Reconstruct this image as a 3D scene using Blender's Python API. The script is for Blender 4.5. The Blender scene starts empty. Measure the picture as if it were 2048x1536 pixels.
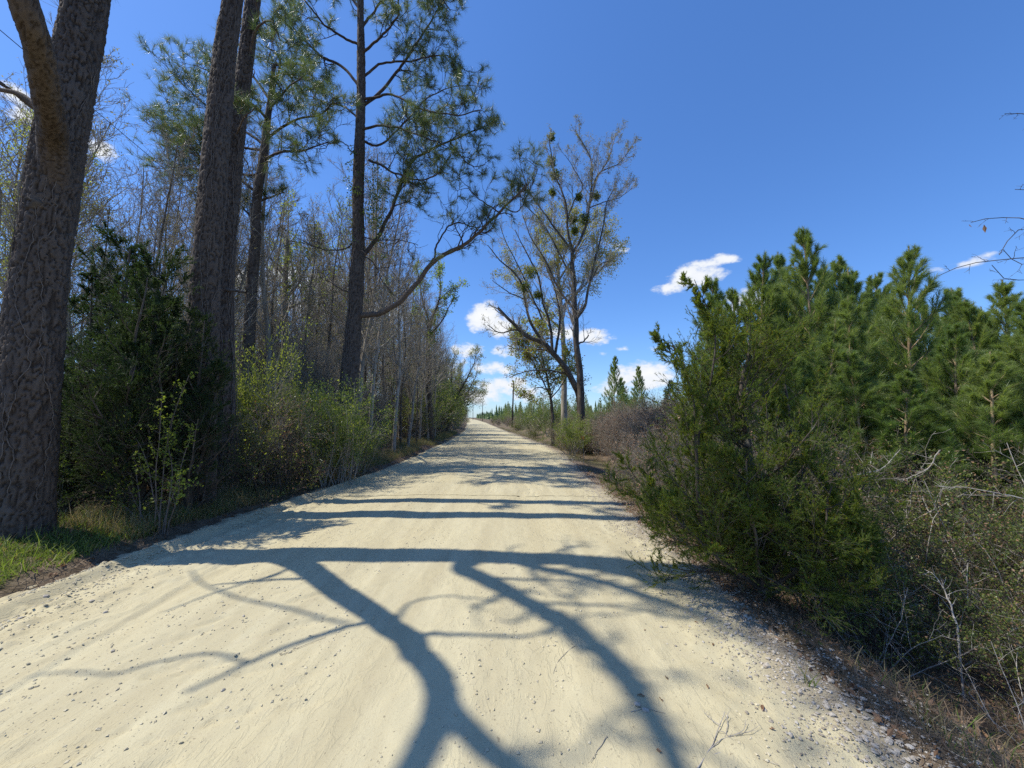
import bpy, math, random
import numpy as np
from mathutils import Vector
random.seed(7)
sc = bpy.context.scene

# ------------------------------------------------------------------ camera
EYE = 1.6
PITCH = math.radians(4.98)
FPX = 769.0                       # focal length in pixels of the 2048 px wide photograph
cam_d = bpy.data.cameras.new('camera')
cam_d.sensor_width = 36.0
cam_d.lens = 36.0 * FPX / 2048.0
cam_d.clip_start = 0.05
cam_d.clip_end = 9000.0
cam = bpy.data.objects.new('camera', cam_d)
sc.collection.objects.link(cam)
cam.location = (0, 0, EYE)
cam.rotation_euler = (math.pi / 2 + PITCH, 0, 0)
sc.camera = cam

# ------------------------------------------------------------------ sun, exposure
SA, SB = 0.665, -0.020            # horizontal travel of a shadow per metre of height
SUN_EL = math.atan(1 / math.hypot(SA, SB))
sun_d = bpy.data.lights.new('sun', 'SUN')
sun_d.energy = 5.0
sun_d.angle = math.radians(0.53)
sun_d.color = (1.0, 0.955, 0.85)
sun = bpy.data.objects.new('sun', sun_d)
sc.collection.objects.link(sun)
sun.rotation_euler = Vector((SA, SB, -1)).to_track_quat('-Z', 'Y').to_euler()
sc.view_settings.view_transform = 'Standard'
sc.view_settings.look = 'None'
sc.view_settings.gamma = 1.0
sc.view_settings.exposure = 0.10
sc.view_settings.use_curve_mapping = False
sc.render.engine = 'CYCLES'
sc.cycles.max_bounces = 6
sc.cycles.diffuse_bounces = 3
sc.cycles.glossy_bounces = 2
sc.cycles.transmission_bounces = 3
sc.cycles.transparent_max_bounces = 8
sc.cycles.use_denoising = False
sc.cycles.sample_clamp_indirect = 6.0

CP, SP = math.cos(PITCH), math.sin(PITCH)

def ray(px, py):
    u = (px - 1024) / FPX
    v = (768 - py) / FPX
    return np.array([u, CP - v * SP, SP + v * CP])

def W(px, py, Y):
    """Point of the place that stands Y metres ahead and is seen at this pixel."""
    d = ray(px, py)
    return np.array([0, 0, EYE]) + d * (Y / d[1])

def G(px, py, z=0.0):
    d = ray(px, py)
    return np.array([0, 0, EYE]) + d * ((z - EYE) / d[2])

def S(px, py, H):
    """Point at height H whose shadow falls on the road at this pixel."""
    g = G(px, py)
    return g + H * np.array([-SA, -SB, 1.0])

# ------------------------------------------------------------------ sky and clouds
world = bpy.data.worlds.new('World')
sc.world = world
world.use_nodes = True
nt = world.node_tree
nt.nodes.clear()

class NT:
    """tiny helper to write node expressions"""
    def __init__(s, tree): s.t = tree
    def n(s, typ, **k):
        nd = s.t.nodes.new(typ)
        for a, b in k.items(): setattr(nd, a, b)
        return nd
    def put(s, sock, v):
        if isinstance(v, bpy.types.NodeSocket): s.t.links.new(v, sock)
        elif v is not None: sock.default_value = v
    def m(s, op, a, b=None, c=None, clamp=False):
        nd = s.n('ShaderNodeMath', operation=op); nd.use_clamp = clamp
        for i, v in enumerate((a, b, c)):
            if v is not None: s.put(nd.inputs[i], v)
        return nd.outputs[0]
    def mix(s, f, a, b):
        nd = s.n('ShaderNodeMix', data_type='RGBA')
        s.put(nd.inputs[0], f); s.put(nd.inputs[6], a); s.put(nd.inputs[7], b)
        return nd.outputs[2]
    def rng(s, v, a, b, c=0.0, d=1.0, smooth=False):
        nd = s.n('ShaderNodeMapRange')
        if smooth: nd.interpolation_type = 'SMOOTHSTEP'
        for i, x in enumerate((v, a, b, c, d)): s.put(nd.inputs[i], x)
        return nd.outputs[0]
    def noise(s, vec, scale, detail=4.0, rough=0.55, dist=0.0):
        nd = s.n('ShaderNodeTexNoise')
        s.put(nd.inputs['Vector'], vec)
        nd.inputs['Scale'].default_value = scale
        nd.inputs['Detail'].default_value = detail
        nd.inputs['Roughness'].default_value = rough
        nd.inputs['Distortion'].default_value = dist
        return nd.outputs[0]

w = NT(nt)
sky = w.n('ShaderNodeTexSky', sky_type='NISHITA')
sky.sun_disc = False
sky.sun_elevation = SUN_EL
sky.sun_rotation = math.atan2(-SA, -SB)
sky.altitude = 50
sky.air_density = 1.0
sky.dust_density = 0.35
sky.ozone_density = 3.0
SKYK = 0.15
hsv = w.n('ShaderNodeHueSaturation')
hsv.inputs['Saturation'].default_value = 1.12
hsv.inputs['Hue'].default_value = 0.504
gam = w.n('ShaderNodeGamma'); gam.inputs[1].default_value = 0.80
nt.links.new(sky.outputs[0], gam.inputs[0])
scl = w.n('ShaderNodeVectorMath', operation='MULTIPLY'); scl.inputs[1].default_value = (1.00, 1.27, 1.68)
nt.links.new(gam.outputs[0], scl.inputs[0]); nt.links.new(scl.outputs[0], hsv.inputs['Color'])
tc = w.n('ShaderNodeTexCoord')
sep = w.n('ShaderNodeSeparateXYZ')
nt.links.new(tc.outputs['Generated'], sep.inputs[0])
dx, dy, dz = sep.outputs
az = w.m('ARCTAN2', dx, dy)
el = w.m('ARCSINE', dz)

def azel(px, py):
    d = ray(px, py); d = d / np.linalg.norm(d)
    return math.atan2(d[0], d[1]), math.asin(d[2])

CL = [  # px, py, half-width px, half-height px, density
    (1395, 553, 62, 26, 1.0), (1436, 524, 40, 13, .9), (1345, 575, 36, 13, .8),
    (968, 634, 34, 34, 1.1), (1000, 655, 32, 26, .95), (1120, 665, 50, 18, .75), (1192, 672, 42, 18, .95),
    (1207, 708, 16, 7, .7), (1244, 698, 20, 7, .75), (1312, 697, 20, 6, .7),
    (1285, 752, 62, 28, 1.1), (1230, 778, 60, 16, .8), (1010, 700, 30, 18, .8), (935, 700, 34, 16, .8), (985, 735, 45, 16, .9),
    (1005, 772, 60, 20, .95), (960, 792, 60, 16, .9), (1060, 790, 50, 18, .8), (880, 740, 60, 30, .8),
    (1938, 524, 74, 15, .68), (1872, 540, 48, 9, .62), (1228, 488, 36, 8, .6), (1245, 500, 26, 7, .5),
    (205, 300, 46, 24, .9), (30, 190, 40, 26, .9), (70, 235, 60, 24, .9), (110, 270, 60, 24, .8),
    (640, 570, 70, 24, .9), (560, 545, 60, 24, .85), (480, 560, 80, 30, .9), (610, 610, 120, 24, .8), (760, 620, 90, 26, .8),
    (1510, 600, 70, 30, .9), (1660, 640, 60, 24, .7),
    (1880, 700, 90, 26, .7),
]
wn = w.n('ShaderNodeCombineXYZ')
nt.links.new(az, wn.inputs[0]); nt.links.new(w.m('MULTIPLY', el, 1.7), wn.inputs[1])
n1 = w.noise(wn.outputs[0], 9.0, 7.0, 0.6)
n2 = w.noise(wn.outputs[0], 34.0, 5.0, 0.6)
field = None
for (px, py, rx, ry, dn) in CL:
    a0, e0 = azel(px, py)
    ra = abs(azel(px + rx, py)[0] - azel(px - rx, py)[0]) / 2
    re_ = abs(azel(px, py - ry)[1] - azel(px, py + ry)[1]) / 2
    ax = w.m('MULTIPLY', w.m('SUBTRACT', az, a0), 1 / ra)
    ey = w.m('MULTIPLY', w.m('SUBTRACT', el, e0), 1 / re_)
    r2 = w.m('MULTIPLY_ADD', ax, ax, w.m('MULTIPLY', ey, ey))
    f = w.m('MULTIPLY_ADD', r2, -0.42 * dn, dn)
    field = f if field is None else w.m('MAXIMUM', field, f)
# loose fair-weather clouds low round the rest of the horizon, thinning upward
band = w.m('MULTIPLY', w.rng(w.m('ABSOLUTE', az), 1.0, 1.35, 0, 1, True), w.rng(el, 0.45, 0.10, 0, 1, True))
gen = w.m('MULTIPLY', w.rng(n1, 0.50, 0.72, 0, 1.4), band)
field = w.m('MAXIMUM', field, gen)
dens = w.m('ADD', field, w.m('MULTIPLY_ADD', n1, 1.5, w.m('MULTIPLY_ADD', n2, 0.9, -1.25)))
mask = w.rng(dens, 0.42, 0.86, 0, 1, True)
mask = w.m('MULTIPLY', mask, w.rng(field, 0.0, 0.25, 0, 1, True))
mask = w.m('MULTIPLY', mask, w.rng(el, -0.01, 0.03, 0, 1))
ccol = w.mix(w.rng(dens, 0.6, 1.5, 0, 1), (5.2, 5.5, 6.0, 1), (6.6, 6.6, 6.6, 1))
skyc = w.mix(mask, hsv.outputs[0], ccol)
bg = w.n('ShaderNodeBackground')
bg.inputs['Strength'].default_value = SKYK
nt.links.new(skyc, bg.inputs['Color'])
wo = w.n('ShaderNodeOutputWorld')
nt.links.new(bg.outputs[0], wo.inputs['Surface'])
world.cycles.sampling_method = 'MANUAL'
world.cycles.sample_map_resolution = 512

# ------------------------------------------------------------------ numpy helpers
R = np.random.default_rng(11)

def fade(t): return t * t * t * (t * (t * 6 - 15) + 10)

def vnoise(x, y, seed=0):
    xi = np.floor(x).astype(np.int64); yi = np.floor(y).astype(np.int64)
    xf = fade(x - xi); yf = fade(y - yi)
    def h(a, b):
        n = (a * 374761393 + b * 668265263 + seed * 974634777) & 0x7fffffff
        n = ((n ^ (n >> 13)) * 1274126177) & 0x7fffffff
        return ((n ^ (n >> 16)) & 0xffff) / 32767.5 - 1.0
    return (h(xi, yi) * (1 - xf) + h(xi + 1, yi) * xf) * (1 - yf) + (h(xi, yi + 1) * (1 - xf) + h(xi + 1, yi + 1) * xf) * yf

def fbm(x, y, oct=4, seed=0, g=0.5):
    s = 0; a = 1.0
    for o in range(oct):
        s = s + a * vnoise(x * 2 ** o, y * 2 ** o, seed + o * 17); a *= g
    return s

def nrm(v): return v / np.maximum(np.linalg.norm(v, axis=-1, keepdims=True), 1e-9)

def sstep(a, b, x):
    t = np.clip((x - a) / (b - a), 0, 1); return t * t * (3 - 2 * t)

# ------------------------------------------------------------------ mesh building
class Geo:
    def __init__(s): s.V = []; s.F = []; s.n = 0; s.mi = []
    def add(s, V, F, mat=0):
        V = np.asarray(V, dtype=np.float32).reshape(-1, 3)
        F = np.asarray(F, dtype=np.int32)
        if len(F) == 0: return
        s.V.append(V); s.F.append(F + s.n); s.n += len(V); s.mi.append(mat)
    def mesh(s, name, mats, smooth=True):
        me = bpy.data.meshes.new(name)
        V = np.concatenate(s.V)
        li = np.concatenate([f.ravel() for f in s.F])
        sizes = np.concatenate([np.full(len(f), f.shape[1], dtype=np.int32) for f in s.F])
        starts = np.concatenate([[0], np.cumsum(sizes)[:-1]]).astype(np.int32)
        me.vertices.add(len(V)); me.vertices.foreach_set('co', V.ravel())
        me.loops.add(len(li)); me.loops.foreach_set('vertex_index', li)
        me.polygons.add(len(sizes)); me.polygons.foreach_set('loop_start', starts)
        me.polygons.foreach_set('loop_total', sizes)
        if len(mats) > 1:
            me.polygons.foreach_set('material_index', np.concatenate([np.full(len(f), m, dtype=np.int32) for f, m in zip(s.F, s.mi)]))
        me.polygons.foreach_set('use_smooth', np.full(len(sizes), smooth))
        for m in mats: me.materials.append(m)
        me.update(calc_edges=True)
        return me

def link(name, data, parent=None, label=None, cat=None, group=None, kind=None, loc=None):
    o = bpy.data.objects.new(name, data)
    sc.collection.objects.link(o)
    if parent is not None: o.parent = parent
    if loc is not None: o.location = loc
    if label: o['label'] = label
    if cat: o['category'] = cat
    if group: o['group'] = group
    if kind: o['kind'] = kind
    return o

def thing(name, label, cat, loc, group=None, rz=0.0, scale=1.0):
    o = link(name, None, None, label, cat, group, None, loc)
    o.rotation_euler = (0, 0, rz)
    o.scale = (scale,) * 3 if np.isscalar(scale) else scale
    return o

def copy_thing(src, loc, rz, scale, label, group):
    c = src.copy(); sc.collection.objects.link(c)
    c.location = loc; c.rotation_euler = (0, 0, rz)
    c.scale = (scale,) * 3 if np.isscalar(scale) else scale
    if label: c['label'] = label
    if group: c['group'] = group
    for ch in src.children:
        d = ch.copy(); sc.collection.objects.link(d); d.parent = c
    return c

def tubes(P, Rd, sides=4, cap=False):
    """P (B,n,3), Rd (B,n) -> V, F of tubes"""
    P = np.asarray(P, dtype=float); Rd = np.asarray(Rd, dtype=float)
    if P.ndim == 2: P = P[None]; Rd = Rd[None]
    B, n, _ = P.shape
    T = np.empty_like(P)
    T[:, 1:-1] = P[:, 2:] - P[:, :-2]; T[:, 0] = P[:, 1] - P[:, 0]; T[:, -1] = P[:, -1] - P[:, -2]
    T = nrm(T)
    ref = np.where(np.abs(T[:, :1, 2:3]) > 0.7, np.array([[[1.0, 0.0, 0.0]]]), np.array([[[0, 0, 1.0]]]))
    A = nrm(np.cross(T, ref)); Bv = np.cross(T, A)
    th = np.arange(sides) * 2 * math.pi / sides
    V = P[:, :, None, :] + Rd[:, :, None, None] * (A[:, :, None, :] * np.cos(th)[None, None, :, None] + Bv[:, :, None, :] * np.sin(th)[None, None, :, None])
    idx = np.arange(B * n * sides).reshape(B, n, sides)
    a = idx[:, :-1]; b = idx[:, 1:]
    F = np.stack([a, np.roll(a, -1, 2), np.roll(b, -1, 2), b], -1).reshape(-1, 4)
    return V.reshape(-1, 3), F

def resample(pts, n, wob=0.0, rng=R):
    pts = np.asarray(pts, dtype=float)
    d = np.concatenate([[0], np.cumsum(np.linalg.norm(np.diff(pts, axis=0), axis=1))])
    t = np.linspace(0, d[-1], n)
    # Catmull-Rom
    out = np.empty((n, pts.shape[1]))
    ext = np.vstack([2 * pts[0] - pts[1], pts, 2 * pts[-1] - pts[-2]])
    for i, tt in enumerate(t):
        k = min(np.searchsorted(d, tt, side='right') - 1, len(pts) - 2)
        u = (tt - d[k]) / max(d[k + 1] - d[k], 1e-9)
        p0, p1, p2, p3 = ext[k], ext[k + 1], ext[k + 2], ext[k + 3]
        out[i] = 0.5 * (2 * p1 + (p2 - p0) * u + (2 * p0 - 5 * p1 + 4 * p2 - p3) * u * u + (3 * p1 - p0 - 3 * p2 + p3) * u ** 3)
    if wob:
        nz = rng.normal(size=(n, pts.shape[1])) * wob
        nz[0] = 0; nz[-1] = 0
        nz = (nz + np.roll(nz, 1, 0) + np.roll(nz, -1, 0)) / 3; nz[0] = 0
        out += nz
    return out

def along(P, t):
    """P (B,n,3), t (B,m) -> pos, tangent, (B,m,3)"""
    B, n, _ = P.shape
    f = t * (n - 1); i = np.clip(f.astype(int), 0, n - 2); u = (f - i)[..., None]
    bi = np.arange(B)[:, None]
    a = P[bi, i]; b = P[bi, i + 1]
    return a + (b - a) * u, nrm(b - a)

def grow(p, d, L, n, wander, trop, rng, curl=0.0):
    """p,d (k,3), L (k) -> (k,n,3)"""
    k = len(p)
    out = np.empty((k, n, 3)); out[:, 0] = p
    st = (L / (n - 1))[:, None]
    tv = np.array(trop, dtype=float)
    bend = rng.normal(size=(k, 3)) * curl
    for i in range(1, n):
        d = nrm(d + rng.normal(size=(k, 3)) * wander + tv + bend)
        out[:, i] = out[:, i - 1] + d * st
    return out

def perp(T, rng):
    r = rng.normal(size=T.shape)
    r = r - (r * T).sum(-1, keepdims=True) * T
    return nrm(r)

def spawn(P, Rd, m, t0, t1, ang, lenf, radf, n, rng, wander=0.15, trop=(0, 0, 0.05), taper=0.25, lshape=0.6, Labs=None, curl=0.0, rmin=0.002):
    """children of every branch of a batch"""
    B = P.shape[0]
    t = t0 + (t1 - t0) * (np.arange(m)[None, :] + rng.random((B, m))) / m
    pos, tan = along(P, t)
    pr = perp(tan, rng)
    a = ang * (1 + 0.25 * rng.normal(size=(B, m, 1)))
    d = tan * np.cos(a) + pr * np.sin(a)
    PL = np.linalg.norm(np.diff(P, axis=1), axis=2).sum(1)[:, None]
    if Labs is None: L = PL * lenf
    else: L = np.full((B, 1), Labs) * np.ones((B, m))
    L = L * (1 - lshape * (t - t0) / max(t1 - t0, 1e-6)) * (0.6 + 0.8 * rng.random((B, m)))
    f = t * (P.shape[1] - 1); i = np.clip(f.astype(int), 0, P.shape[1] - 2)
    r = np.maximum(Rd[np.arange(B)[:, None], i] * radf, rmin)
    P2 = grow(pos.reshape(-1, 3), d.reshape(-1, 3), L.ravel(), n, wander, trop, rng, curl)
    R2 = np.maximum(r.reshape(-1, 1) * np.linspace(1, taper, n)[None], rmin * 0.5)
    return P2, R2

def needles(pos, dirv, n, length, width, spread, rng, back=0.0, droop=0.0, sp_jit=0.35, seg=1):
    """thin needle triangles round shoot ends. pos,dirv (k,3)"""
    k = len(pos)
    pos = np.repeat(pos, n, 0); dv = np.repeat(dirv, n, 0)
    pr = perp(dv, rng)
    a = spread * (1 + sp_jit * rng.normal(size=(k * n, 1)))
    nd = dv * np.cos(a) + pr * np.sin(a)
    u = rng.random((k * n, 1))
    base = pos - dv * back * u
    if not np.isscalar(length): length = np.repeat(np.asarray(length), n)[:, None]
    L = length * (0.7 + 0.5 * rng.random((k * n, 1)))
    sd = nrm(np.cross(nd, rng.normal(size=nd.shape))) * width / 2
    if seg == 1:
        nd = nrm(nd - np.array([0, 0, droop]))
        V = np.stack([base - sd, base + sd, base + nd * L], 1)
        F = np.arange(k * n * 3).reshape(-1, 3)
        return V.reshape(-1, 3), F
    mid = base + nd * L * 0.5
    nd2 = nrm(nd - np.array([0, 0, 1.0]) * droop)
    tip = mid + nd2 * L * 0.5
    V = np.stack([base - sd, base + sd, mid + sd * 0.9, mid - sd * 0.9, tip], 1)
    b = (np.arange(k * n) * 5)[:, None]
    # quads then tris are added separately by the caller through a tuple
    Q = b + np.array([[0, 1, 2, 3]]); T3 = b + np.array([[3, 2, 4]])
    return V.reshape(-1, 3), (Q, T3)

def addn(g, VF, mat=0):
    V, F = VF
    if isinstance(F, tuple):
        off = g.n
        g.add(V, F[0], mat)
        g.F.append(F[1].astype(np.int32) + off); g.V.append(np.zeros((0, 3), np.float32)); g.mi.append(mat)
    else: g.add(V, F, mat)

def leaves(pos, size, rng, n=1, scatter=0.05, width=0.5, up=0.3, outd=None):
    k = len(pos)
    p = np.repeat(pos, n, 0) + rng.normal(size=(k * n, 3)) * scatter
    d = nrm(rng.normal(size=(k * n, 3)) + np.array([0, 0, up]) + (0 if outd is None else np.repeat(outd, n, 0)))
    s = perp(d, rng)
    nn = np.cross(d, s)
    L = size * (0.6 + 0.7 * rng.random((k * n, 1)))
    w_ = L * width / 2
    V = np.stack([p, p + d * L * 0.5 - s * w_ + nn * L * .08, p + d * L, p + d * L * 0.5 + s * w_ + nn * L * .08], 1)
    F = np.arange(k * n * 4).reshape(-1, 4)
    return V.reshape(-1, 3), F

# ------------------------------------------------------------------ materials
def mat_new(name):
    m = bpy.data.materials.new(name); m.use_nodes = True
    m.node_tree.nodes.clear()
    return m, NT(m.node_tree)

def foliage(name, c1, c2, trans=0.35, tcol=None, rough=0.55, scale=1.5, brown=None, spec=0.25):
    m, t = mat_new(name)
    geo = t.n('ShaderNodeNewGeometry'); oi = t.n('ShaderNodeObjectInfo')
    pos = geo.outputs['Position']
    n = t.noise(pos, scale, 3.0)
    f = t.m('ADD', t.rng(n, 0.35, 0.65, 0, 0.55), t.m('MULTIPLY', geo.outputs['Random Per Island'], 0.45))
    f = t.m('ADD', f, t.m('MULTIPLY_ADD', oi.outputs['Random'], 0.3, -0.15), clamp=True)
    col = t.mix(f, (*c1, 1), (*c2, 1))
    if brown:
        b = t.m('GREATER_THAN', t.m('FRACT', t.m('MULTIPLY', geo.outputs['Random Per Island'], 17.3)), 1 - brown[1])
        col = t.mix(b, col, (*brown[0], 1))
    ps = t.n('ShaderNodeBsdfPrincipled')
    t.put(ps.inputs['Base Color'], col); ps.inputs['Roughness'].default_value = rough
    ps.inputs['Specular IOR Level'].default_value = spec
    tr = t.n('ShaderNodeBsdfTranslucent')
    tcm = t.n('ShaderNodeMix', data_type='RGBA'); tcm.blend_type = 'MULTIPLY'; tcm.inputs[0].default_value = 1.0
    t.put(tcm.inputs[6], col); tcm.inputs[7].default_value = (*(tcol or (1.9, 2.0, 0.9)), 1)
    t.put(tr.inputs['Color'], tcm.outputs[2])
    mx = t.n('ShaderNodeMixShader'); mx.inputs[0].default_value = trans
    m.node_tree.links.new(ps.outputs[0], mx.inputs[1]); m.node_tree.links.new(tr.outputs[0], mx.inputs[2])
    out = t.n('ShaderNodeOutputMaterial'); m.node_tree.links.new(mx.outputs[0], out.inputs[0])
    return m

def bark(name, c1, c2, c3=None, scale=8.0, zs=0.25, bump=0.6, dist=0.02, attr=False, lichen=0.0):
    m, t = mat_new(name)
    tc_ = t.n('ShaderNodeTexCoord')
    mp = t.n('ShaderNodeMapping'); mp.inputs['Scale'].default_value = (1, 1, zs)
    t.put(mp.inputs['Vector'], tc_.outputs['Object'])
    n = t.noise(mp.outputs[0], scale, 6.0, 0.65, 0.6)
    nb = t.noise(mp.outputs[0], scale * 5, 5.0, 0.7)
    oi = t.n('ShaderNodeObjectInfo')
    f = t.m('ADD', t.rng(n, 0.35, 0.66), t.m('MULTIPLY_ADD', oi.outputs['Random'], 0.24, -0.12), clamp=True)
    col = t.mix(f, (*c1, 1), (*c2, 1))
    col = t.mix(t.rng(nb, 0.52, 0.75, 0, 0.55), col, (*(c3 or c1), 1))
    if attr:
        at = t.n('ShaderNodeAttribute', attribute_name='plate')
        sp = t.n('ShaderNodeSeparateColor'); t.put(sp.inputs[0], at.outputs['Color'])
        col = t.mix(t.m('MULTIPLY', sp.outputs[0], 0.75), col, t.mix(sp.outputs[1], (0.050, 0.037, 0.029, 1), (0.150, 0.122, 0.100, 1)))
        big_ = t.noise(tc_.outputs['Object'], 1.6, 4.0, 0.6)
        col = t.mix(t.rng(big_, 0.45, 0.75, 0.0, 0.35), col, (0.15, 0.13, 0.112, 1))
        col = t.mix(t.rng(sp.outputs[2], 0.0, 1.0, 0.0, 0.8), col, (0.032, 0.023, 0.017, 1))
    if lichen:
        ln = t.noise(tc_.outputs['Object'], 5.0, 5.0, 0.6)
        col = t.mix(t.rng(ln, 0.60, 0.70, 0, lichen), col, (0.36, 0.38, 0.32, 1))
    ps = t.n('ShaderNodeBsdfPrincipled')
    t.put(ps.inputs['Base Color'], col); ps.inputs['Roughness'].default_value = 0.9
    ps.inputs['Specular IOR Level'].default_value = 0.2
    if bump:
        bp = t.n('ShaderNodeBump'); bp.inputs['Strength'].default_value = bump; bp.inputs['Distance'].default_value = dist
        t.put(bp.inputs['Height'], t.m('ADD', n, t.m('MULTIPLY', nb, 0.5)))
        t.put(ps.inputs['Normal'], bp.outputs[0])
    out = t.n('ShaderNodeOutputMaterial'); m.node_tree.links.new(ps.outputs[0], out.inputs[0])
    return m

M = {}
M['needle'] = foliage('pine_needles', (0.058, 0.095, 0.045), (0.155, 0.19, 0.080), 0.28, brown=((0.25, 0.14, 0.05), 0.03), rough=0.42, spec=0.5)
M['needle_young'] = foliage('young_pine_needles', (0.080, 0.140, 0.045), (0.25, 0.295, 0.10), 0.42, scale=1.1, rough=0.42, spec=0.5)
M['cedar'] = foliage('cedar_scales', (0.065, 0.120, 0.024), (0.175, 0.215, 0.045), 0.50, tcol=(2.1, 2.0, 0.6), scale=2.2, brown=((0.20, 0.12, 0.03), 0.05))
M['cedar_shade'] = foliage('shaded_cedar_scales', (0.022, 0.048, 0.018), (0.060, 0.090, 0.028), 0.28, scale=2.0)  # darker copy of the cedar green, shade of the left cedars put into the colour
M['olive'] = foliage('olive_shrub_leaves', (0.15, 0.175, 0.045), (0.31, 0.33, 0.09), 0.48, tcol=(1.8, 1.9, .8))
M['wax'] = foliage('waxy_shrub_leaves', (0.06, 0.10, 0.03), (0.15, 0.19, 0.05), 0.35, rough=0.4, spec=0.4)
M['fresh'] = foliage('fresh_spring_leaves', (0.16, 0.21, 0.04), (0.30, 0.32, 0.06), 0.5, tcol=(1.5, 1.7, .7))
M['budleaf'] = foliage('opening_buds', (0.20, 0.19, 0.09), (0.34, 0.31, 0.15), 0.4, tcol=(1.3, 1.3, .8))
M['yellowbud'] = foliage('yellow_green_new_leaves', (0.24, 0.22, 0.05), (0.40, 0.35, 0.09), 0.5, tcol=(1.3, 1.4, .7))
M['brownleaf'] = foliage('dry_brown_leaves', (0.16, 0.085, 0.045), (0.36, 0.23, 0.14), 0.2, tcol=(1.3, 1.0, .7))
M['mistletoe'] = foliage('mistletoe_leaves', (0.07, 0.10, 0.02), (0.17, 0.19, 0.04), 0.4)
M['grass'] = foliage('green_grass_blades', (0.10, 0.145, 0.035), (0.25, 0.29, 0.08), 0.4, tcol=(1.6, 1.8, .7), scale=5.0, brown=((.30, .24, .12), .10))
M['drygrass'] = foliage('dry_grass_blades', (0.22, 0.19, 0.09), (0.36, 0.30, 0.17), 0.35, tcol=(1.3, 1.2, .8), brown=((0.12, 0.19, 0.04), 0.25))
M['straw'] = foliage('fallen_pine_straw', (0.13, 0.085, 0.05), (0.30, 0.22, 0.14), 0.1, tcol=(1.2, 1.0, .8), scale=6)
M['bark_big'] = bark('pine_bark', (0.055, 0.040, 0.031), (0.12, 0.092, 0.073), (0.16, 0.135, 0.115), 14, 0.5, 0.8, 0.012, attr=True)
M['bark_pine'] = bark('far_pine_bark', (0.055, 0.042, 0.034), (0.13, 0.10, 0.082), None, 7, 0.3, 1.0, 0.03)
M['limb_pine'] = bark('pine_limb_bark', (0.075, 0.055, 0.042), (0.17, 0.13, 0.10), (0.22, 0.185, 0.16), 16, 0.6, 0.9, 0.012)
M['bark_grey'] = bark('grey_bark', (0.19, 0.165, 0.135), (0.43, 0.385, 0.32), None, 6, 0.3, 0.5, 0.01, lichen=0.5)
M['bark_dark'] = bark('dark_bark', (0.055, 0.045, 0.036), (0.15, 0.125, 0.10), None, 6, 0.3, 0.6, 0.01, lichen=0.35)
M['twig'] = bark('twig_bark', (0.24, 0.205, 0.165), (0.47, 0.42, 0.34), None, 9, 1, 0, 0.01)
M['twig_pale'] = bark('pale_dry_twigs', (0.28, 0.245, 0.21), (0.50, 0.46, 0.40), None, 9, 1, 0, 0.01)
M['twig_brush'] = bark('brush_twigs', (0.17, 0.145, 0.115), (0.37, 0.325, 0.26), None, 4, 1, 0, 0.01)
M['young_bark'] = bark('young_pine_bark', (0.22, 0.15, 0.09), (0.42, 0.32, 0.21), None, 12, .6, .4, 0.01)
M['vine'] = bark('vine_stems', (0.10, 0.08, 0.065), (0.22, 0.185, 0.155), None, 12, 1, 0, 0.01)
M['pole'] = bark('creosote_pole', (0.035, 0.028, 0.022), (0.07, 0.055, 0.045), None, 4, 0.1, 0.3, 0.01)

def simple(name, col, rough=0.6, metal=0.0):
    m, t = mat_new(name)
    ps = t.n('ShaderNodeBsdfPrincipled')
    tc_ = t.n('ShaderNodeTexCoord')
    n = t.noise(tc_.outputs['Object'], 9.0, 4.0)
    t.put(ps.inputs['Base Color'], t.mix(n, (*[c * .8 for c in col], 1), (*[min(1, c * 1.15) for c in col], 1)))
    ps.inputs['Roughness'].default_value = rough; ps.inputs['Metallic'].default_value = metal
    out = t.n('ShaderNodeOutputMaterial'); m.node_tree.links.new(ps.outputs[0], out.inputs[0])
    return m
M['wire'] = simple('wire', (0.03, 0.03, 0.03))
M['steel'] = simple('galvanised_steel', (0.4, 0.4, 0.4), 0.4, 0.8)
M['glaze'] = simple('porcelain', (0.45, 0.43, 0.4), 0.2)
M['tape'] = simple('orange_flagging', (0.75, 0.30, 0.02), 0.4)

# ------------------------------------------------------------------ the lie of the land
CY = np.array([-200, -20, -5, 5, 12.3, 20, 27, 49, 68, 123, 250, 500, 900])
CX = np.array([12.0, -1.0, -1.22, -1.25, -0.85, -0.85, -1.4, -3.4, -5.4, -11.2, -25.5, -55, -101.0])
HWY = np.array([-50, 5, 12, 20, 27, 49, 123, 900]); HWX = np.array([3.22, 3.20, 3.0, 3.15, 2.85, 2.45, 2.9, 3.0])
_fy = np.linspace(-200, 900, 2201); _fx = np.interp(_fy, CY, CX)
_k = np.ones(15) / 15; _fx = np.convolve(np.pad(_fx, 7, mode='edge'), _k, 'valid')
def cen(y): return np.interp(y, _fy, _fx)
def hwd(y): return np.interp(y, HWY, HWX)

def ground_z(x, y):
    x = np.asarray(x, float); y = np.asarray(y, float)
    s = x - cen(y); h = hwd(y)
    l = -s - h; r = s - h
    z = np.full(np.shape(s), -0.06)
    z = z + sstep(0.05, 0.50, l) * 0.13 + sstep(0.4, 1.6, l) * 0.10 + sstep(1.5, 6, l) * 0.10
    near = sstep(14, 6, y)
    z = z + sstep(-0.25, 0.15, r) * 0.045 - sstep(0.15, 1.15, r) * (0.22 + 0.2 * near) + sstep(1.5, 3.6, r) * (0.34 + 0.15 * near)
    far = np.clip((np.abs(s) - 25) / 80, 0, 1)
    out = sstep(-0.1, 0.6, np.maximum(l, r))
    z = z + out * (0.05 * fbm(x * 0.9, y * 0.9, 3, 5) + far * 0.5 * fbm(x * .02, y * .02, 2, 9))
    return z

def gz(x, y): return float(ground_z(np.array([x]), np.array([y]))[0])

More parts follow.
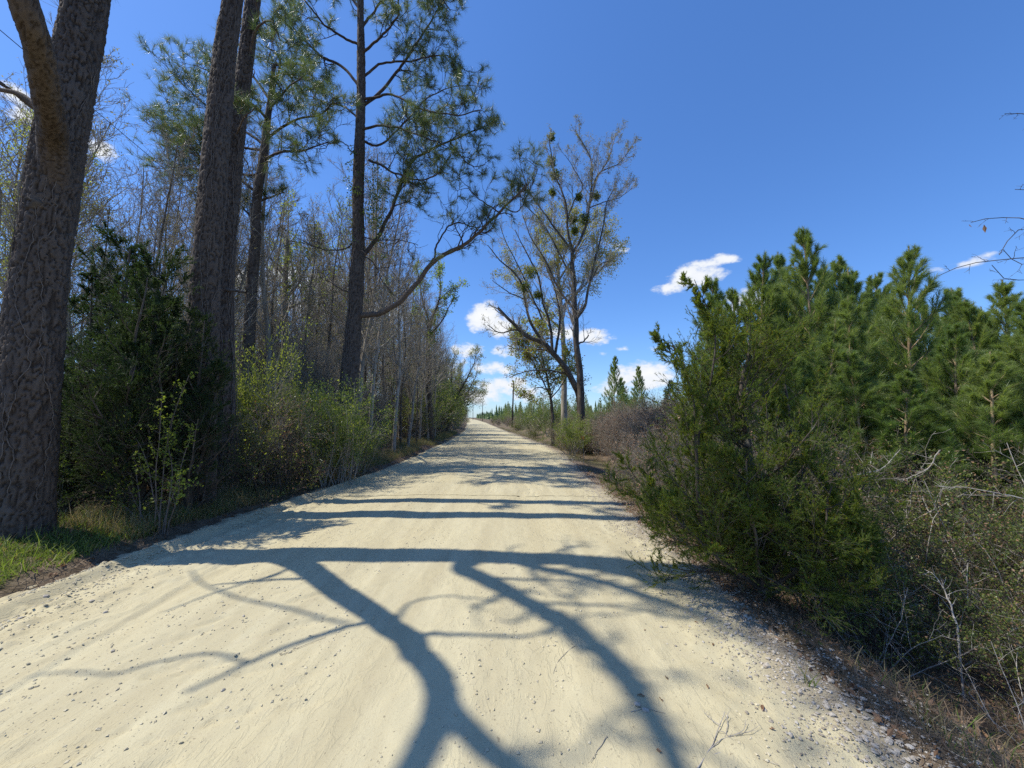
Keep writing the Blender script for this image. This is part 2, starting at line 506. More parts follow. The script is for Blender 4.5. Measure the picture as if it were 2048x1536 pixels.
def grid_mesh(xs, ys, zf):
    X, Y = np.meshgrid(xs, ys)
    Z = zf(X, Y)
    V = np.stack([X, Y, Z], -1).reshape(-1, 3)
    nx, ny = len(xs), len(ys)
    i = np.arange(nx * ny).reshape(ny, nx)
    F = np.stack([i[:-1, :-1], i[:-1, 1:], i[1:, 1:], i[1:, :-1]], -1).reshape(-1, 4)
    return V, F

def axis(*segs):
    out = []
    for a, b, st in segs: out += list(np.arange(a, b, st))
    out.append(segs[-1][1])
    return np.array(out, float)

def ground_mat():
    m, t = mat_new('leaf_litter_ground')
    tc_ = t.n('ShaderNodeTexCoord'); p = tc_.outputs['Object']
    a = t.noise(p, 0.35, 5.0); b = t.noise(p, 6.0, 8.0, 0.7); c = t.noise(p, 45.0, 6.0, 0.7)
    col = t.mix(t.rng(b, 0.38, 0.62), (0.075, 0.05, 0.034, 1), (0.20, 0.145, 0.10, 1))
    col = t.mix(t.rng(c, 0.45, 0.7, 0, 0.7), col, (0.30, 0.23, 0.165, 1))
    col = t.mix(t.rng(a, 0.45, 0.62, 0, 0.55), col, (0.09, 0.10, 0.04, 1))
    ps = t.n('ShaderNodeBsdfPrincipled'); t.put(ps.inputs['Base Color'], col); ps.inputs['Roughness'].default_value = 0.95
    ps.inputs['Specular IOR Level'].default_value = 0.1
    bp = t.n('ShaderNodeBump'); bp.inputs['Strength'].default_value = 0.8; bp.inputs['Distance'].default_value = 0.03
    t.put(bp.inputs['Height'], t.m('ADD', b, t.m('MULTIPLY', c, 0.6))); t.put(ps.inputs['Normal'], bp.outputs[0])
    out = t.n('ShaderNodeOutputMaterial'); m.node_tree.links.new(ps.outputs[0], out.inputs[0])
    return m

def road_mat():
    m, t = mat_new('packed_sand_road')
    tc_ = t.n('ShaderNodeTexCoord'); p = tc_.outputs['Object']
    mp = t.n('ShaderNodeMapping'); mp.inputs['Scale'].default_value = (1, 0.09, 1); t.put(mp.inputs['Vector'], p)
    tracks = t.noise(mp.outputs[0], 3.2, 5.0, 0.6, 0.3)
    big = t.noise(p, 0.5, 4.0); mid = t.noise(p, 5.0, 6.0, 0.65); fine = t.noise(p, 70.0, 6.0, 0.7)
    col = t.mix(t.rng(tracks, 0.38, 0.62), (0.440, 0.382, 0.240, 1), (0.530, 0.470, 0.302, 1))
    col = t.mix(t.rng(big, 0.4, 0.65, 0, 0.5), col, (0.50, 0.425, 0.250, 1))
    col = t.mix(t.rng(mid, 0.55, 0.75, 0, 0.4), col, (0.45, 0.385, 0.26, 1))
    col = t.mix(t.rng(fine, 0.57, 0.68, 0, 0.6), col, (0.30, 0.25, 0.165, 1))
    sp_ = t.noise(p, 38.0, 3.0, 0.5)
    col = t.mix(t.rng(sp_, 0.68, 0.72, 0, 0.7), col, (0.22, 0.18, 0.12, 1))
    so = t.n('ShaderNodeAttribute', attribute_name='soil')
    col = t.mix(t.m('MULTIPLY', so.outputs['Fac'], t.rng(mid, .35, .6, .55, .95)), col, t.mix(t.rng(fine, .4, .6), (0.15, 0.115, 0.08, 1), (0.34, 0.285, 0.215, 1)))
    ps = t.n('ShaderNodeBsdfPrincipled'); t.put(ps.inputs['Base Color'], col); ps.inputs['Roughness'].default_value = 0.95
    ps.inputs['Specular IOR Level'].default_value = 0.15
    mp2 = t.n('ShaderNodeMapping'); mp2.inputs['Scale'].default_value = (1, 0.35, 1); mp2.inputs['Rotation'].default_value = (0, 0, 0.5); t.put(mp2.inputs['Vector'], p)
    scr = t.noise(mp2.outputs[0], 16.0, 5.0, 0.6, 1.5)
    bp = t.n('ShaderNodeBump'); bp.inputs['Strength'].default_value = 0.42; bp.inputs['Distance'].default_value = 0.012
    t.put(bp.inputs['Height'], t.m('ADD', t.m('ADD', mid, t.m('MULTIPLY', fine, 0.45)), t.m('MULTIPLY', t.m('MULTIPLY', t.rng(scr, 0.52, 0.60), t.rng(big, .42, .6)), 0.9)))
    t.put(ps.inputs['Normal'], bp.outputs[0])
    out = t.n('ShaderNodeOutputMaterial'); m.node_tree.links.new(ps.outputs[0], out.inputs[0])
    return m

g = Geo()
g.add(*grid_mesh(axis((-3000, -300, 300), (-300, -60, 20), (-60, -14, 2), (-14, -7, .5), (-7, 7, .16), (7, 14, .5), (14, 60, 2), (60, 300, 20), (300, 3000, 300)),
                 axis((-200, -10, 19), (-10, 0, 1), (0, 14, .17), (14, 40, .4), (40, 120, 2), (120, 300, 15), (300, 900, 60), (900, 4500, 400)), ground_z))
link('ground', g.mesh('ground', [ground_mat()]), kind='structure', label='brown leaf littered ground on both sides of the sand road')

def road_z(s, y, h):
    e = np.abs(s) / h
    z = 0.03 - 0.05 * e ** 2 - sstep(1.0 + .06 * (s < 0), 1.10 + .06 * (s < 0), e) * 0.13
    near = y < 40
    x = s + cen(y)
    d = 0.010 * fbm(x * 1.3, y * 0.5, 3, 3)
    d = d - 0.018 * np.exp(-((s + 1.9) / 0.28) ** 2) - 0.012 * np.exp(-((s + 0.3) / 0.3) ** 2) - 0.012 * np.exp(-((s - 1.4) / 0.3) ** 2)
    # graded windrow along the left edge and clods pressed along it
    ws = s + h * 0.97 + 0.06 * fbm(y * 0.7, s * 0, 2, 8)
    d = d + 0.055 * np.exp(-(ws / 0.09) ** 2) - 0.030 * np.exp(-((ws - 0.20) / 0.07) ** 2)
    c = fbm(x * 9, y * 7, 3, 31)
    cl = sstep(0.25, 0.8, c) * (0.15 + 0.85 * sstep(-0.45, -0.85, s / h) + 0.35 * sstep(0.6, 0.9, s / h))
    d = d + cl * 0.024 + 0.0025 * fbm(x * 22, y * 22, 2, 77)
    scr = fbm(x * 3.0 + y * 1.0, y * 9.0 - x * 5, 3, 55)
    d = d - 0.016 * sstep(0.5, 0.72, scr) * sstep(-.2, .5, fbm(x * .5, y * .35, 2, 44))
    return z + d

def road_strip(ys, ns):
    S_ = np.linspace(-1.17, 1.15, ns)
    Yg, Sg = np.meshgrid(ys, S_, indexing='ij')
    h = hwd(Yg)
    h = h + 0.10 * fbm(Yg * 0.6, Sg * 0 + (Sg > 0) * 50, 3, 4)
    s = Sg * h
    X = s + cen(Yg)
    Z = road_z(s, Yg, h)
    V = np.stack([X, Yg, Z], -1).reshape(-1, 3)
    i = np.arange(V.shape[0]).reshape(len(ys), ns)
    F = np.stack([i[:-1, :-1], i[:-1, 1:], i[1:, 1:], i[1:, :-1]], -1).reshape(-1, 4)
    return V, F
g = Geo()
g.add(*road_strip(np.arange(-6, 0.51, 0.25), 281))
g.add(*road_strip(np.arange(0.5, 8.001, 0.028), 281))
g.add(*road_strip(np.arange(8, 30.01, 0.16), 281))
g.add(*road_strip(np.concatenate([np.arange(30, 120, 1.0), np.arange(120, 800, 10)]), 41))
rme = g.mesh('dirt_road', [road_mat()])
rv = np.concatenate(g.V); rs_ = (rv[:, 0] - cen(rv[:, 1])) / hwd(rv[:, 1])
re_ = np.clip(sstep(.86, 1.0, rs_ + .05 * fbm(rv[:, 0] * 3, rv[:, 1] * 2, 3, 71)) + .8 * sstep(-.99, -1.10, rs_ + .03 * fbm(rv[:, 0] * 3, rv[:, 1] * 2, 3, 72)), 0, 1)
rca = rme.color_attributes.new('soil', 'FLOAT_COLOR', 'POINT')
rca.data.foreach_set('color', np.stack([re_] * 3 + [np.ones(len(re_))], -1).ravel().astype(np.float32))
link('dirt_road', rme, kind='structure', label='pale yellow packed sand road running straight ahead then bending left')

# ------------------------------------------------------------------ trunks with real bark plates
def cell2(u, v, pu, seed):
    """voronoi in (u,v), periodic in u with period pu (int): F1, F2, id"""
    ui = np.floor(u).astype(np.int64); vi = np.floor(v).astype(np.int64)
    d1 = np.full(u.shape, 9.0); d2 = np.full(u.shape, 9.0); idn = np.zeros(u.shape)
    def h(a, b, k):
        n = (a * 374761393 + b * 668265263 + (seed + k) * 974634777) & 0x7fffffff
        n = ((n ^ (n >> 13)) * 1274126177) & 0x7fffffff
        return ((n ^ (n >> 16)) & 0xffff) / 65535.0
    for du in (-1, 0, 1):
        for dv in (-1, 0, 1):
            a = ui + du; b = vi + dv; aw = np.mod(a, pu)
            fx = a + h(aw, b, 1); fy = b + h(aw, b, 2)
            d = np.hypot(fx - u, (fy - v))
            nid = h(aw, b, 3)
            closer = d < d1
            d2 = np.where(closer, d1, np.minimum(d2, d)); idn = np.where(closer, nid, idn); d1 = np.where(closer, d, d1)
    return d1, d2, idn

def bark_trunk(name, pts, radii, mat, parent, res=0.02, depth=0.022, cw=0.07, chh=0.13, seed=1, flare=0.0, root=None, zfull=99):
    pts = np.asarray(pts, float)
    L = np.linalg.norm(np.diff(pts, axis=0), axis=1).sum()
    n = int(L / res)
    P = resample(pts, n)
    t = np.linspace(0, 1, n)
    cum = np.concatenate([[0], np.cumsum(np.linalg.norm(np.diff(pts, axis=0), axis=1))]); cum /= cum[-1]
    Rr = np.interp(t, cum, radii)
    rm = radii[0]
    sides = int(2 * math.pi * rm / res)
    hgt = t * L
    T = np.gradient(P, axis=0); T = nrm(T)
    A = nrm(np.cross(T, np.tile([0, 1.0, 0], (n, 1)))); Bv = np.cross(T, A)
    th = np.arange(sides) * 2 * math.pi / sides
    TH, HG = np.meshgrid(th, hgt)
    pu = max(5, int(2 * math.pi * rm / cw))
    u = TH / (2 * math.pi) * pu; v = HG / chh
    wx = 0.6 * vnoise(np.cos(TH) * 3 + 7, HG * 6 + np.sin(TH) * 3, seed + 5); wy = 0.55 * vnoise(np.cos(TH) * 6 + 2, HG * 9 + np.sin(TH) * 3, seed + 6)
    d1, d2, idn = cell2(u + wx, v + wy, pu, seed)
    d1b, d2b, idb = cell2(u * 2 + 0.3 * wx, v * 1.6 + wy, pu * 2, seed + 9)
    edge = sstep(0.0, 0.20, d2 - d1 + 0.05 * vnoise(np.cos(TH) * 20 * rm / .25, HG * 30 + np.sin(TH) * 20, seed + 8))
    flake = fbm(np.cos(TH) * 9 * rm / .25 + np.sin(TH) * 4, HG * 26 + np.sin(TH) * 5, 3, seed + 12)
    edb = sstep(0.02, 0.25, d2b - d1b)
    disp = depth * (edge - 0.95) + depth * 0.35 * (idn - 0.5) * edge + depth * 0.22 * (edb - 1) * edge + depth * 0.25 * (idb - .5) * edge
    disp = disp + depth * 0.16 * flake * edge
    disp = disp + 0.03 * rm * fbm(np.cos(TH) * 1.5 + HG * 0.8, np.sin(TH) * 1.5 + HG * 0.3, 2, seed + 3)
    if flare:
        fl = flare * np.exp(-HG / 0.35) * (0.75 + 0.35 * np.cos(TH * 4 + seed))
        disp = disp + fl
    RR = Rr[:, None] + disp
    V = P[:, None, :] + RR[..., None] * (A[:, None] * np.cos(TH)[..., None] + Bv[:, None] * np.sin(TH)[..., None])
    idx = np.arange(n * sides).reshape(n, sides)
    a = idx[:-1]; b = idx[1:]
    F = np.stack([a, np.roll(a, -1, 1), np.roll(b, -1, 1), b], -1).reshape(-1, 4)
    g = Geo(); g.add(V.reshape(-1, 3), F)
    me = g.mesh(name, [mat])
    ca = me.color_attributes.new('plate', 'FLOAT_COLOR', 'POINT')
    arr = np.stack([np.full(idn.shape, 0.9), 0.25 + 0.25 * idn + 0.25 * idb + 0.25 * np.clip(.5 + flake, 0, 1), 1 - edge, np.ones(idn.shape)], -1).reshape(-1)
    ca.data.foreach_set('color', arr.astype(np.float32))
    return link(name, me, parent)

def obj(name, g, mats, parent=None, kind=None, smooth=True, label=None):
    return link(name, g.mesh(name, mats, smooth), parent, kind=kind, label=label)

def vine_on(path, rad, rng, turns=1.5, r=0.006, t0=0.0, t1=1.0, n=70, off=0.01, ph=None):
    P = resample(path, n * 2)
    i0, i1 = int(t0 * n * 2), int(t1 * n * 2)
    P = P[i0:i1]
    k = len(P)
    ph = rng.random() * 6.28 if ph is None else ph
    th = ph + np.linspace(0, turns, k) + 0.35 * np.sin(np.linspace(0, 9, k) + ph) + np.cumsum(rng.normal(size=k)) * 0.05
    rr = np.interp(np.linspace(t0, t1, k), np.linspace(0, 1, len(rad)), rad) + off
    Q = P + np.stack([np.cos(th) * rr, np.sin(th) * rr, np.zeros(k)], 1)
    return tubes(Q, np.linspace(r, r * 0.6, k), 4)

# ------------------------------------------------------------------ 1. the big forked pine at the left road edge
ZB = gz(-5.95, 4.75)
big = thing('pine_tree', 'massive forked pine with plated bark, its base beside the green grass patch', 'pine tree', (0, 0, 0))
tp = [(-5.95, 4.72, ZB - 0.25), W(47, 950, 4.72), W(60, 800, 4.7), W(72, 640, 4.68), W(88, 500, 4.68), W(112, 330, 4.68), W(145, 150, 4.7), W(172, 0, 4.72)]
top = tp[-1]
tp += [top + np.array([0.10, -.02, 1.2]), top + np.array([.15, -.1, 2.6]), top + np.array([.22, -.25, 4.4]), top + np.array([.3, -.3, 7.0])]
rad = [0.30, 0.265, 0.255, 0.25, 0.245, 0.24, 0.225, 0.215, 0.19, 0.165, 0.13, 0.07]
bark_trunk('trunk', tp, rad, M['bark_big'], big, 0.0165, 0.027, 0.055, 0.25, 3, flare=0.13)
rg = np.random.default_rng(5)

def limb_mesh(paths, parent, mat, sides=10, name='limb', wob=0.01):
    for pts, r0, r1 in paths:
        P = resample(pts, max(14, int(np.linalg.norm(np.diff(np.asarray(pts), axis=0), axis=1).sum() / 0.09)), wob, rg)
        n = len(P)
        rr = np.linspace(r0, r1, n) * (1 + 0.06 * rg.normal(size=n))
        g = Geo(); g.add(*tubes(P, rr, sides))
        yield P, rr, obj(name, g, [mat], parent)

# the first limb: seen leaving the trunk at upper left, its shadow is the dark "trunk" across the road
l1 = [W(112, 430, 4.76), W(111, 350, 4.62), np.array([-5.58, 4.41, 4.94]), np.array([-5.24, 4.11, 4.95]), np.array([-4.96, 3.83, 4.98]), np.array([-4.66, 3.54, 5.02]), np.array([-4.46, 3.33, 5.08]), np.array([-4.32, 3.14, 5.16]), np.array([-4.28, 3.0, 5.36]), S(835, 1312, 5.8), S(862, 1338, 6.1), S(882, 1370, 6.5), S(888, 1420, 6.7), S(868, 1480, 6.95), S(838, 1540, 7.2), S(800, 1610, 7.5), S(770, 1680, 8.2)]
l1b = [S(886, 1405, 6.65), S(915, 1445, 6.8), S(965, 1488, 7.0), S(1030, 1540, 7.2), S(1100, 1600, 7.5), S(1160, 1680, 8.3)]
l1[0] = W(114, 470, 4.80); l1[1] = W(113, 380, 4.66)
bark_trunk('limb', l1, [.13, .145, .14, .125, .118, .112, .106, .102, .098, .094, .09] + list(np.linspace(.088, .055, len(l1) - 11)), M['bark_big'], big, .017, .016, .05, .12, 17)
P1b, r1b, o1b = list(limb_mesh([(l1b, 0.075, 0.04)], big, M['limb_pine'], 10))[0]
smalls = [
    ([W(98, 230, 3.98), W(78, 215, 4.0), W(45, 190, 4.0), W(0, 178, 4.0), W(-60, 172, 3.95), W(-110, 205, 3.9)], 0.034, 0.012),
    ([S(745, 1250, 5.75), S(700, 1262, 5.8), S(640, 1280, 5.9), S(560, 1308, 6.0), S(495, 1334, 6.1), S(430, 1370, 6.1), S(375, 1396, 6.1)], 0.034, 0.014),
    ([S(495, 1334, 6.1), S(450, 1322, 6.2), S(400, 1317, 6.3), S(310, 1336, 6.4), S(225, 1358, 6.5), S(150, 1349, 6.6), S(60, 1352, 6.7)], 0.018, 0.009),
    ([S(600, 1130, 5.4), S(575, 1145, 5.5), S(552, 1159, 5.5), S(473, 1176, 5.6)], 0.022, 0.009),
    ([S(570, 1148, 5.5), S(520, 1166, 5.6), S(445, 1188, 5.7), S(327, 1229, 5.7)], 0.020, 0.008),
    ([S(700, 1256, 8.2), S(635, 1238, 8.0), S(559, 1221, 7.8), S(483, 1203, 7.6), S(406, 1172, 7.4), S(384, 1140, 7.2)], 0.022, 0.012),
    ([S(820, 1285, 6.1), S(870, 1275, 6.4), S(921, 1273, 6.8), S(1029, 1276, 7.2), S(1088, 1266, 7.5), S(1108, 1250, 7.7), S(1078, 1236, 7.9)], 0.030, 0.014),
    ([S(790, 1262, 6.0), S(812, 1225, 6.8), S(845, 1205, 7.4), S(930, 1200, 8.0), S(1010, 1208, 8.6)], 0.022, 0.010),
]
for P_, r_, o_ in limb_mesh(smalls, big, M['limb_pine'], 7, wob=0.012): pass
# higher forks: their shadows cross the road to the lower right
t1 = np.array(tp[-3]); t0_ = np.array(tp[-4])
l2 = [top + np.array([.08, 0, .8]), S(927, 1140, 8.2), S(978, 1165, 8.5), S(1029, 1192, 8.8), S(1092, 1225, 9.1), S(1156, 1262, 9.4), S(1219, 1318, 9.7), S(1270, 1381, 9.9), S(1310, 1450, 10.1), S(1360, 1545, 10.4), S(1420, 1650, 10.8)]
l3 = [t0_, S(1100, 1143, 9.6), S(1170, 1158, 10.0), S(1250, 1180, 10.4), S(1330, 1203, 10.8), S(1430, 1235, 11.4)]
l4 = [t0_ + np.array([0, 0, .6]), S(1160, 1135, 10.4), S(1260, 1147, 11.0), S(1400, 1160, 12.0), S(1500, 1185, 13)]
hi = []
shade_limb_a = [t0_ + np.array([0, 0, .9]), S(1500, 1215, 10.6), S(1620, 1290, 10.8), S(1740, 1380, 11.0), S(1850, 1470, 11.2), S(1960, 1560, 11.6)]  # this limb and the next added out of view to shade the lower right verge
shade_limb_b = [t0_ + np.array([0, 0, 1.2]), S(1620, 1225, 11.2), S(1760, 1290, 11.6), S(1900, 1340, 12.2)]
for P_, r_, o_ in limb_mesh([(l2, 0.12, 0.055), (l3, 0.085, 0.04), (l4, 0.08, 0.03), (shade_limb_a, 0.07, 0.03), (shade_limb_b, 0.06, 0.03)], big, M['limb_pine'], 10): hi.append((P_, r_))
gt = Geo(); gn = Geo()
for (P_, r_), m1 in zip(hi + [(P1b, r1b)], (16, 14, 14, 34, 26, 5)):
    B1, Rb1 = spawn(P_[None], r_[None], m1, 0.15, 1.0, 0.9, 0.30, 0.35, 8, rg, 0.22, (0, 0, 0.04), curl=0.1, rmin=0.008)
    gt.add(*tubes(B1, Rb1, 5))
    B2, Rb2 = spawn(B1, Rb1, 4, 0.3, 1.0, 0.8, 0.45, 0.5, 6, rg, 0.25, (0, 0, 0.1), rmin=0.005)
    gt.add(*tubes(B2, Rb2, 4))
    keep = rg.random(len(B2)) < (0.95 if m1 > 20 else 0.42)
    tip = B2[keep, -1]; td = nrm(B2[keep, -1] - B2[keep, -2])
    if len(tip): addn(gn, needles(tip, td, 46, 0.22, 0.0035, 0.8, rg, 0.10))
# one drooping needle spray that shows at the top edge, right of the trunk
sp = np.array([W(228, -30, 4.5), W(240, -60, 4.6), W(222, -20, 4.4)]); 
addn(gn, needles(sp, nrm(np.array([[.15, 0, -1.], [.4, 0, -.8], [.1, 0, -1.]])), 26, 0.20, 0.003, 0.45, rg, 0.04))
obj('twig', gt, [M['twig']], big, 'stuff'); obj('needles', gn, [M['needle']], big, 'stuff')
g = Geo()
vr = [0.27, 0.25, 0.24, 0.23, 0.22]
vp = tp[:8]
for k in range(4):
    g.add(*vine_on(vp, vr, rg, rg.normal() * 1.0, 0.007 if k < 3 else 0.0045, 0, rg.uniform(.6, 1), 90, 0.012, ph=rg.uniform(3.6, 6.6)))
obj('vine', g, [M['vine']], big)
# burr with a dark hollow where a limb was shed
g = Geo()
kp = W(66, 408, 4.47)
th = np.linspace(0, 2 * math.pi, 17)[:-1]
rings = []
for rr, dd in ((0.095, 0.05), (0.085, -0.02), (0.06, -0.055), (0.04, -0.045), (0.022, -0.02), (0.008, 0.03)):
    q = 1 + 0.22 * np.sin(th * 3 + 1) + 0.12 * np.sin(th * 5)
    rings.append(np.stack([kp[0] + rr * q * np.cos(th) * .9, np.full(16, kp[1] + dd), kp[2] + rr * q * np.sin(th) * 1.0], 1))
Vb = np.array(rings).reshape(-1, 3); ii = np.arange(96).reshape(6, 16)
g.add(Vb, np.stack([ii[:-1], np.roll(ii[:-1], -1, 1), np.roll(ii[1:], -1, 1), ii[1:]], -1).reshape(-1, 4))
obj('burr', g, [M['bark_dark']], big)

# ------------------------------------------------------------------ generic mature pine crown from image-led limbs
def pine_crown(parent, limbs, rng, m1=9, m2=5, tuft=40, nl=0.2, nw=0.006, keep=0.9, twmat='bark_pine', L1=0.45, curl=0.12, lim_r=None, matn='needle', t0=0.25, m3=0):
    gt = Geo(); gn = Geo()
    for pts, r0, r1 in limbs:
        Ln = np.linalg.norm(np.diff(np.asarray(pts), axis=0), axis=1).sum()
        P = resample(pts, max(10, int(Ln / 0.2)), 0.02, rng)
        rr = np.linspace(r0, r1, len(P))
        g = Geo(); g.add(*tubes(P, rr, 8)); obj('limb', g, [M[twmat]], parent)
        k = max(3, int(m1 * Ln / 3))
        B1, Rb1 = spawn(P[None], rr[None], k, t0, 1.0, 0.85, 0, 0.45, 8, rng, 0.2, (0, 0, 0.06), Labs=max(0.5, L1 * Ln ** 0.6), lshape=0.35, curl=curl, rmin=0.010)
        gt.add(*tubes(B1, Rb1, 5))
        B2, Rb2 = spawn(B1, Rb1, m2, 0.25, 1.0, 0.75, 0.5, 0.55, 7, rng, 0.22, (0, 0, 0.12), lshape=0.3, curl=curl, rmin=0.007)
        gt.add(*tubes(B2, Rb2, 4))
        ends = [B1, B2]
        if m3:
            B3, Rb3 = spawn(B2, Rb2, m3, 0.3, 1.0, 0.7, 0.55, 0.6, 5, rng, 0.2, (0, 0, 0.15), lshape=0.3, curl=curl, rmin=0.005)
            gt.add(*tubes(B3, Rb3, 3)); ends.append(B3)
        for B in ends:
            kk = rng.random(len(B)) < keep
            if kk.any(): addn(gn, needles(B[kk, -1], nrm(B[kk, -1] - B[kk, -2]), tuft, nl, nw, 0.8, rng, 0.22))
    obj('twig', gt, [M[twmat]], parent, 'stuff')
    if gn.n: obj('needles', gn, [M[matn]], parent, 'stuff')

# ------------------------------------------------------------------ 2. the two slender tall pines standing together
for k, (bx, by, pts, rad, sd) in enumerate([
        (-5.42, 6.55, [(395, 990), (400, 800), (408, 640), (418, 480), (432, 300), (448, 130), (466, 0)], [0.25, 0.235, 0.225, 0.215, 0.20, 0.18, 0.16], 13),
        (-5.62, 7.6, [(452, 960), (447, 800), (446, 640), (452, 480), (468, 300), (490, 130), (506, 0)], [0.215, 0.20, 0.19, 0.18, 0.165, 0.15, 0.14], 29)]):
    lab = ['nearer and thicker of the twin straight pines rising behind the dark left cedar', 'slightly thinner pine close behind its twin, with a dead stub pointing right'][k]
    t = thing('pine_tree', lab, 'pine tree', (0, 0, 0), 'pines lining the left road edge')
    pl = [np.array([bx, by, gz(bx, by) - .25])] + [W(x, y, by) for x, y in pts]
    e = pl[-1]
    pl += [e + np.array([.1, 0, 2.0]), e + np.array([.15, 0, 5.0]), e + np.array([.1, .1, 9.0])]
    rd = [rad[0] + .03] + rad + [.12, .10, .04]
    bark_trunk('trunk', pl, rd, M['bark_big'], t, 0.023, 0.026, 0.058, 0.26, sd, flare=0.04)
    rr = np.random.default_rng(40 + k)
    g = Geo()
    for q in range(5 if k == 0 else 6):
        g.add(*vine_on(pl[:8], rd[:8], rr, rr.normal() * 1.6, 0.008, 0, rr.uniform(.6, 1), 90, 0.012, ph=rr.uniform(3.4, 6.4)))
    obj('vine', g, [M['vine']], t)
    lims = []
    for q in range(11):
        z0 = rr.uniform(2.5, 8.5); a = rr.uniform(0, 6.28); Lq = rr.uniform(1.2, 2.6) * (1.1 - z0 / 14)
        s0 = e + np.array([.12, 0, z0])
        lims.append(([s0, s0 + np.array([math.cos(a), math.sin(a), .35]) * Lq * .5, s0 + np.array([math.cos(a), math.sin(a), .6]) * Lq], 0.035, 0.012))
    if k == 1:
        g = Geo(); g.add(*tubes(resample([W(446, 578, 7.55), W(470, 582, 7.45), W(492, 584, 7.4)], 8, .01, rr), np.linspace(.035, .022, 8), 7)); obj('stub', g, [M['bark_dark']], t)
        lims += [([W(490, 130, 7.6), W(510, 60, 7.4), W(545, 40, 7.2), W(560, 80, 7.1)], 0.03, 0.012),
                 ([W(470, 280, 7.6), W(490, 235, 7.2), W(510, 215, 7.0)], 0.02, 0.01)]
    pine_crown(t, lims, rr, 10, 5, 50, 0.24, 0.0065, 0.85, 'limb_pine')

# ------------------------------------------------------------------ 3. thinner crooked pine behind the twins with a wide crown
t = thing('pine_tree', 'crooked thinner pine right of the twin trunks, its flat crown spreading behind them', 'pine tree', (0, 0, 0), 'pines lining the left road edge')
Y3 = 11.6
pl = [(W(498, 780, Y3)[0], Y3, gz(-7.9, Y3) - .2)] + [W(x, y, Y3) for x, y in ((496, 720), (500, 640), (504, 560), (512, 470), (511, 440), (516, 380), (526, 320), (532, 260), (540, 200), (548, 130))]
bark_trunk('trunk', pl, [.17, .165, .16, .155, .145, .14, .13, .12, .10, .08, .05], M['bark_big'], t, 0.05, 0.022, 0.11, 0.18, 41)
rr = np.random.default_rng(63)
lims = []
def wl(pts, Y0, dY): return [W(x, y, Y0 + dY * i / (len(pts) - 1)) for i, (x, y) in enumerate(pts)]
for pts, dY in [([(526, 320), (560, 305), (610, 300), (655, 285)], -1.5), ([(530, 290), (500, 270), (450, 240), (400, 200), (345, 150)], 1.5),
                ([(516, 390), (480, 360), (420, 330), (360, 290), (300, 260)], 1.0), ([(530, 280), (590, 240), (640, 230), (665, 205)], -1.0),
                ([(538, 220), (570, 180), (610, 150)], -2), ([(540, 200), (500, 150), (440, 150), (390, 130)], 1.5), ([(520, 350), (480, 345), (430, 300), (350, 230)], 1.5),
                ([(540, 210), (560, 120), (530, 90)], .6), ([(536, 240), (500, 205), (470, 215)], -1.8), ([(510, 445), (490, 420), (478, 405)], 0), ([(515, 405), (540, 395), (570, 385)], 0.5),
                ([(530, 300), (460, 300), (380, 350), (330, 330)], 2.5), ([(548, 130), (600, 130), (640, 170)], 1.0)]:
    lims.append((wl(pts, Y3, dY), 0.045, 0.014))
pine_crown(t, lims, rr, 12, 8, 40, 0.25, 0.0080, 1.0, m3=0, L1=.5)

